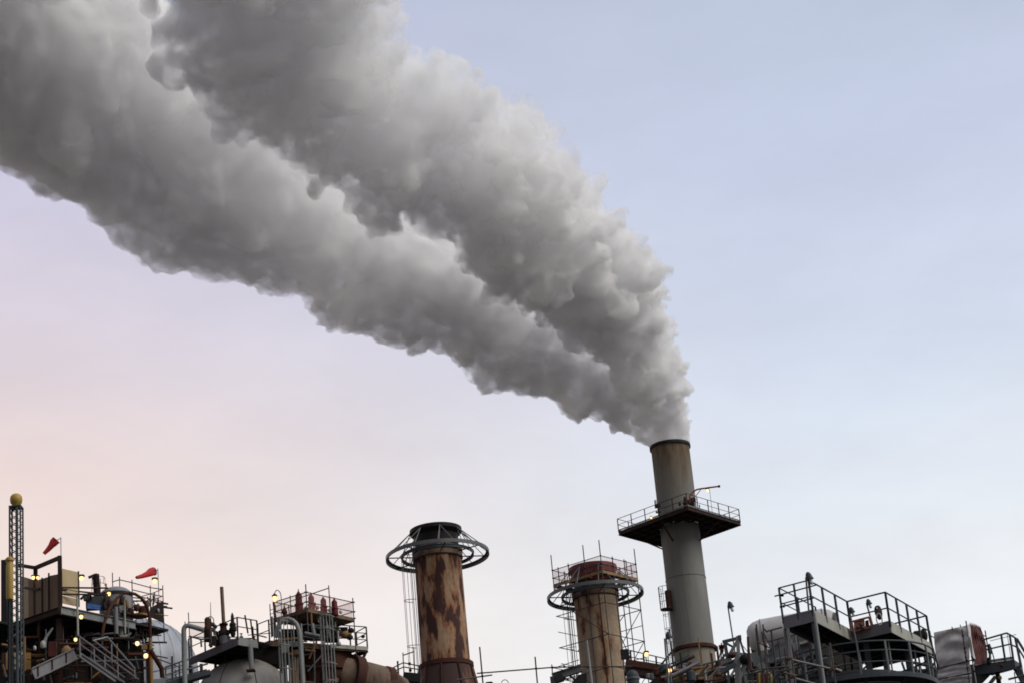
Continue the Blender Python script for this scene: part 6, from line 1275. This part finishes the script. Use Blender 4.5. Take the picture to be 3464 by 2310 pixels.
def smoke_material():
    m = bpy.data.materials.new('steam'); m.use_nodes = True; nt = m.node_tree; nt.nodes.clear()
    o = nt.nodes.new('ShaderNodeOutputMaterial')
    tr = nt.nodes.new('ShaderNodeBsdfTransparent'); df = nt.nodes.new('ShaderNodeBsdfDiffuse'); df.inputs[0].default_value = (0.80, 0.80, 0.80, 1)
    mx = nt.nodes.new('ShaderNodeMixShader'); mx.inputs[0].default_value = SMOKE_SURF
    nt.links.new(tr.outputs[0], mx.inputs[1]); nt.links.new(df.outputs[0], mx.inputs[2]); nt.links.new(mx.outputs[0], o.inputs['Surface'])
    v = nt.nodes.new('ShaderNodeVolumePrincipled'); v.inputs['Color'].default_value = SMOKE_COL; v.inputs['Density'].default_value = SMOKE_DENS
    v.inputs['Anisotropy'].default_value = 0.0
    g = nt.nodes.new('ShaderNodeNewGeometry'); sp = nt.nodes.new('ShaderNodeVectorMath'); sp.operation = 'DISTANCE'
    sp.inputs[1].default_value = tuple(SMOKE_MOUTH); nt.links.new(g.outputs['Position'], sp.inputs[0])
    mr = nt.nodes.new('ShaderNodeMapRange'); nt.links.new(sp.outputs['Value'], mr.inputs['Value'])
    mr.inputs['From Min'].default_value = 2.5; mr.inputs['From Max'].default_value = 40; mr.inputs['To Min'].default_value = 1.7; mr.inputs['To Max'].default_value = 0.5
    no = nt.nodes.new('ShaderNodeTexNoise'); no.inputs['Scale'].default_value = 0.55; no.inputs['Detail'].default_value = 3
    nt.links.new(g.outputs['Position'], no.inputs['Vector'])
    nr = nt.nodes.new('ShaderNodeMapRange'); nt.links.new(no.outputs['Fac'], nr.inputs['Value'])
    nr.inputs['From Min'].default_value = 0.38; nr.inputs['From Max'].default_value = 0.62; nr.inputs['To Min'].default_value = 0.15; nr.inputs['To Max'].default_value = 2.0
    ml = nt.nodes.new('ShaderNodeMath'); ml.operation = 'MULTIPLY'; nt.links.new(mr.outputs[0], ml.inputs[0]); nt.links.new(nr.outputs[0], ml.inputs[1])
    nt.links.new(ml.outputs[0], v.inputs['Density'])
    nt.links.new(v.outputs[0], o.inputs['Volume'])
    return m
SMOKE_MOUTH = PD(1541 * 1.4734, 1020 * 1.4734, 236)
SMOKE_SURF, SMOKE_COL, SMOKE_DENS = 0.03, (0.987, 0.985, 0.988, 1), 1.3

LOBE_A = [(1541, 1034, 39, 236), (1541, 1004, 42, 236), (1511, 917, 58, 236), (1467, 810, 73, 235), (1418, 718, 108, 234), (1346, 622, 132, 232),
          (1194, 500, 146, 226), (1042, 366, 172, 222), (900, 298, 162, 218), (806, 220, 164, 215), (700, 112, 204, 211), (612, -60, 240, 206), (535, -300, 285, 199)]
LOBE_B = [(1536, 1034, 37, 237), (1530, 1008, 38, 237), (1458, 935, 56, 239), (1350, 868, 78, 241), (1245, 808, 100, 242), (1130, 735, 120, 243), (1010, 645, 142, 243),
          (765, 525, 180, 243), (510, 385, 222, 242), (250, 205, 262, 240), (0, 20, 295, 237), (-300, -170, 330, 233)]
AMPS = [(0.7, 0.62, 'w'), (1.5, 0.66, 'w'), (1.7, 0.10, 'n'), (3.2, 0.44, 'w'), (4.0, 0.08, 'n'), (6.5, 0.24, 'w'), (13.0, 0.12, 'w'), (26.0, 0.06, 'n')]
AMPS_B = [(f, a * (0.62 if 1.4 < f < 4 and k == 'w' else 1.0), k) for f, a, k in AMPS]
_va, _qa, _ta = lobe(LOBE_A, 1200, 420, 3, AMPS, [1.2, 1.3, 1.15, 0.8])
_vb, _qb, _tb = lobe(LOBE_B, 1100, 400, 29, AMPS_B, [1.15, 1.1, 0.8, 0.55])
def np_mesh(name, V, quads, tris):
    me = bpy.data.meshes.new(name)
    nl = quads.size + tris.size
    me.vertices.add(len(V)); me.vertices.foreach_set('co', V.astype(np.float32).ravel())
    me.loops.add(nl); me.loops.foreach_set('vertex_index', np.concatenate([quads.ravel(), tris.ravel()]).astype(np.int32))
    me.polygons.add(len(quads) + len(tris))
    st = np.concatenate([np.arange(len(quads)) * 4, quads.size + np.arange(len(tris)) * 3]).astype(np.int32)
    me.polygons.foreach_set('loop_start', st)
    me.polygons.foreach_set('use_smooth', np.ones(len(quads) + len(tris), bool))
    me.update(calc_edges=True); me.validate()
    return me
_off = len(_va)
smoke_me = np_mesh('smoke', np.vstack([_va, _vb]), np.vstack([_qa, _qb + _off]), np.vstack([_ta, _tb + _off]))
_tmp = bpy.data.objects.new('smoke_raw', smoke_me); COL.objects.link(_tmp)
_rm = _tmp.modifiers.new('r', 'REMESH'); _rm.mode = 'VOXEL'; _rm.voxel_size = 0.12; _rm.use_smooth_shade = True
smoke_me = bpy.data.meshes.new_from_object(_tmp.evaluated_get(bpy.context.evaluated_depsgraph_get()))
smoke_me.name = 'smoke'
_raw = _tmp.data; bpy.data.objects.remove(_tmp); bpy.data.meshes.remove(_raw)
print('SMOKE', len(smoke_me.polygons))
smoke = bpy.data.objects.new('smoke', smoke_me)
smoke_me.materials.append(smoke_material())
COL.objects.link(smoke)
smoke['kind'] = 'stuff'; smoke['label'] = 'thick grey white steam plume billowing up left from the tall smoking chimney'; smoke['category'] = 'smoke'
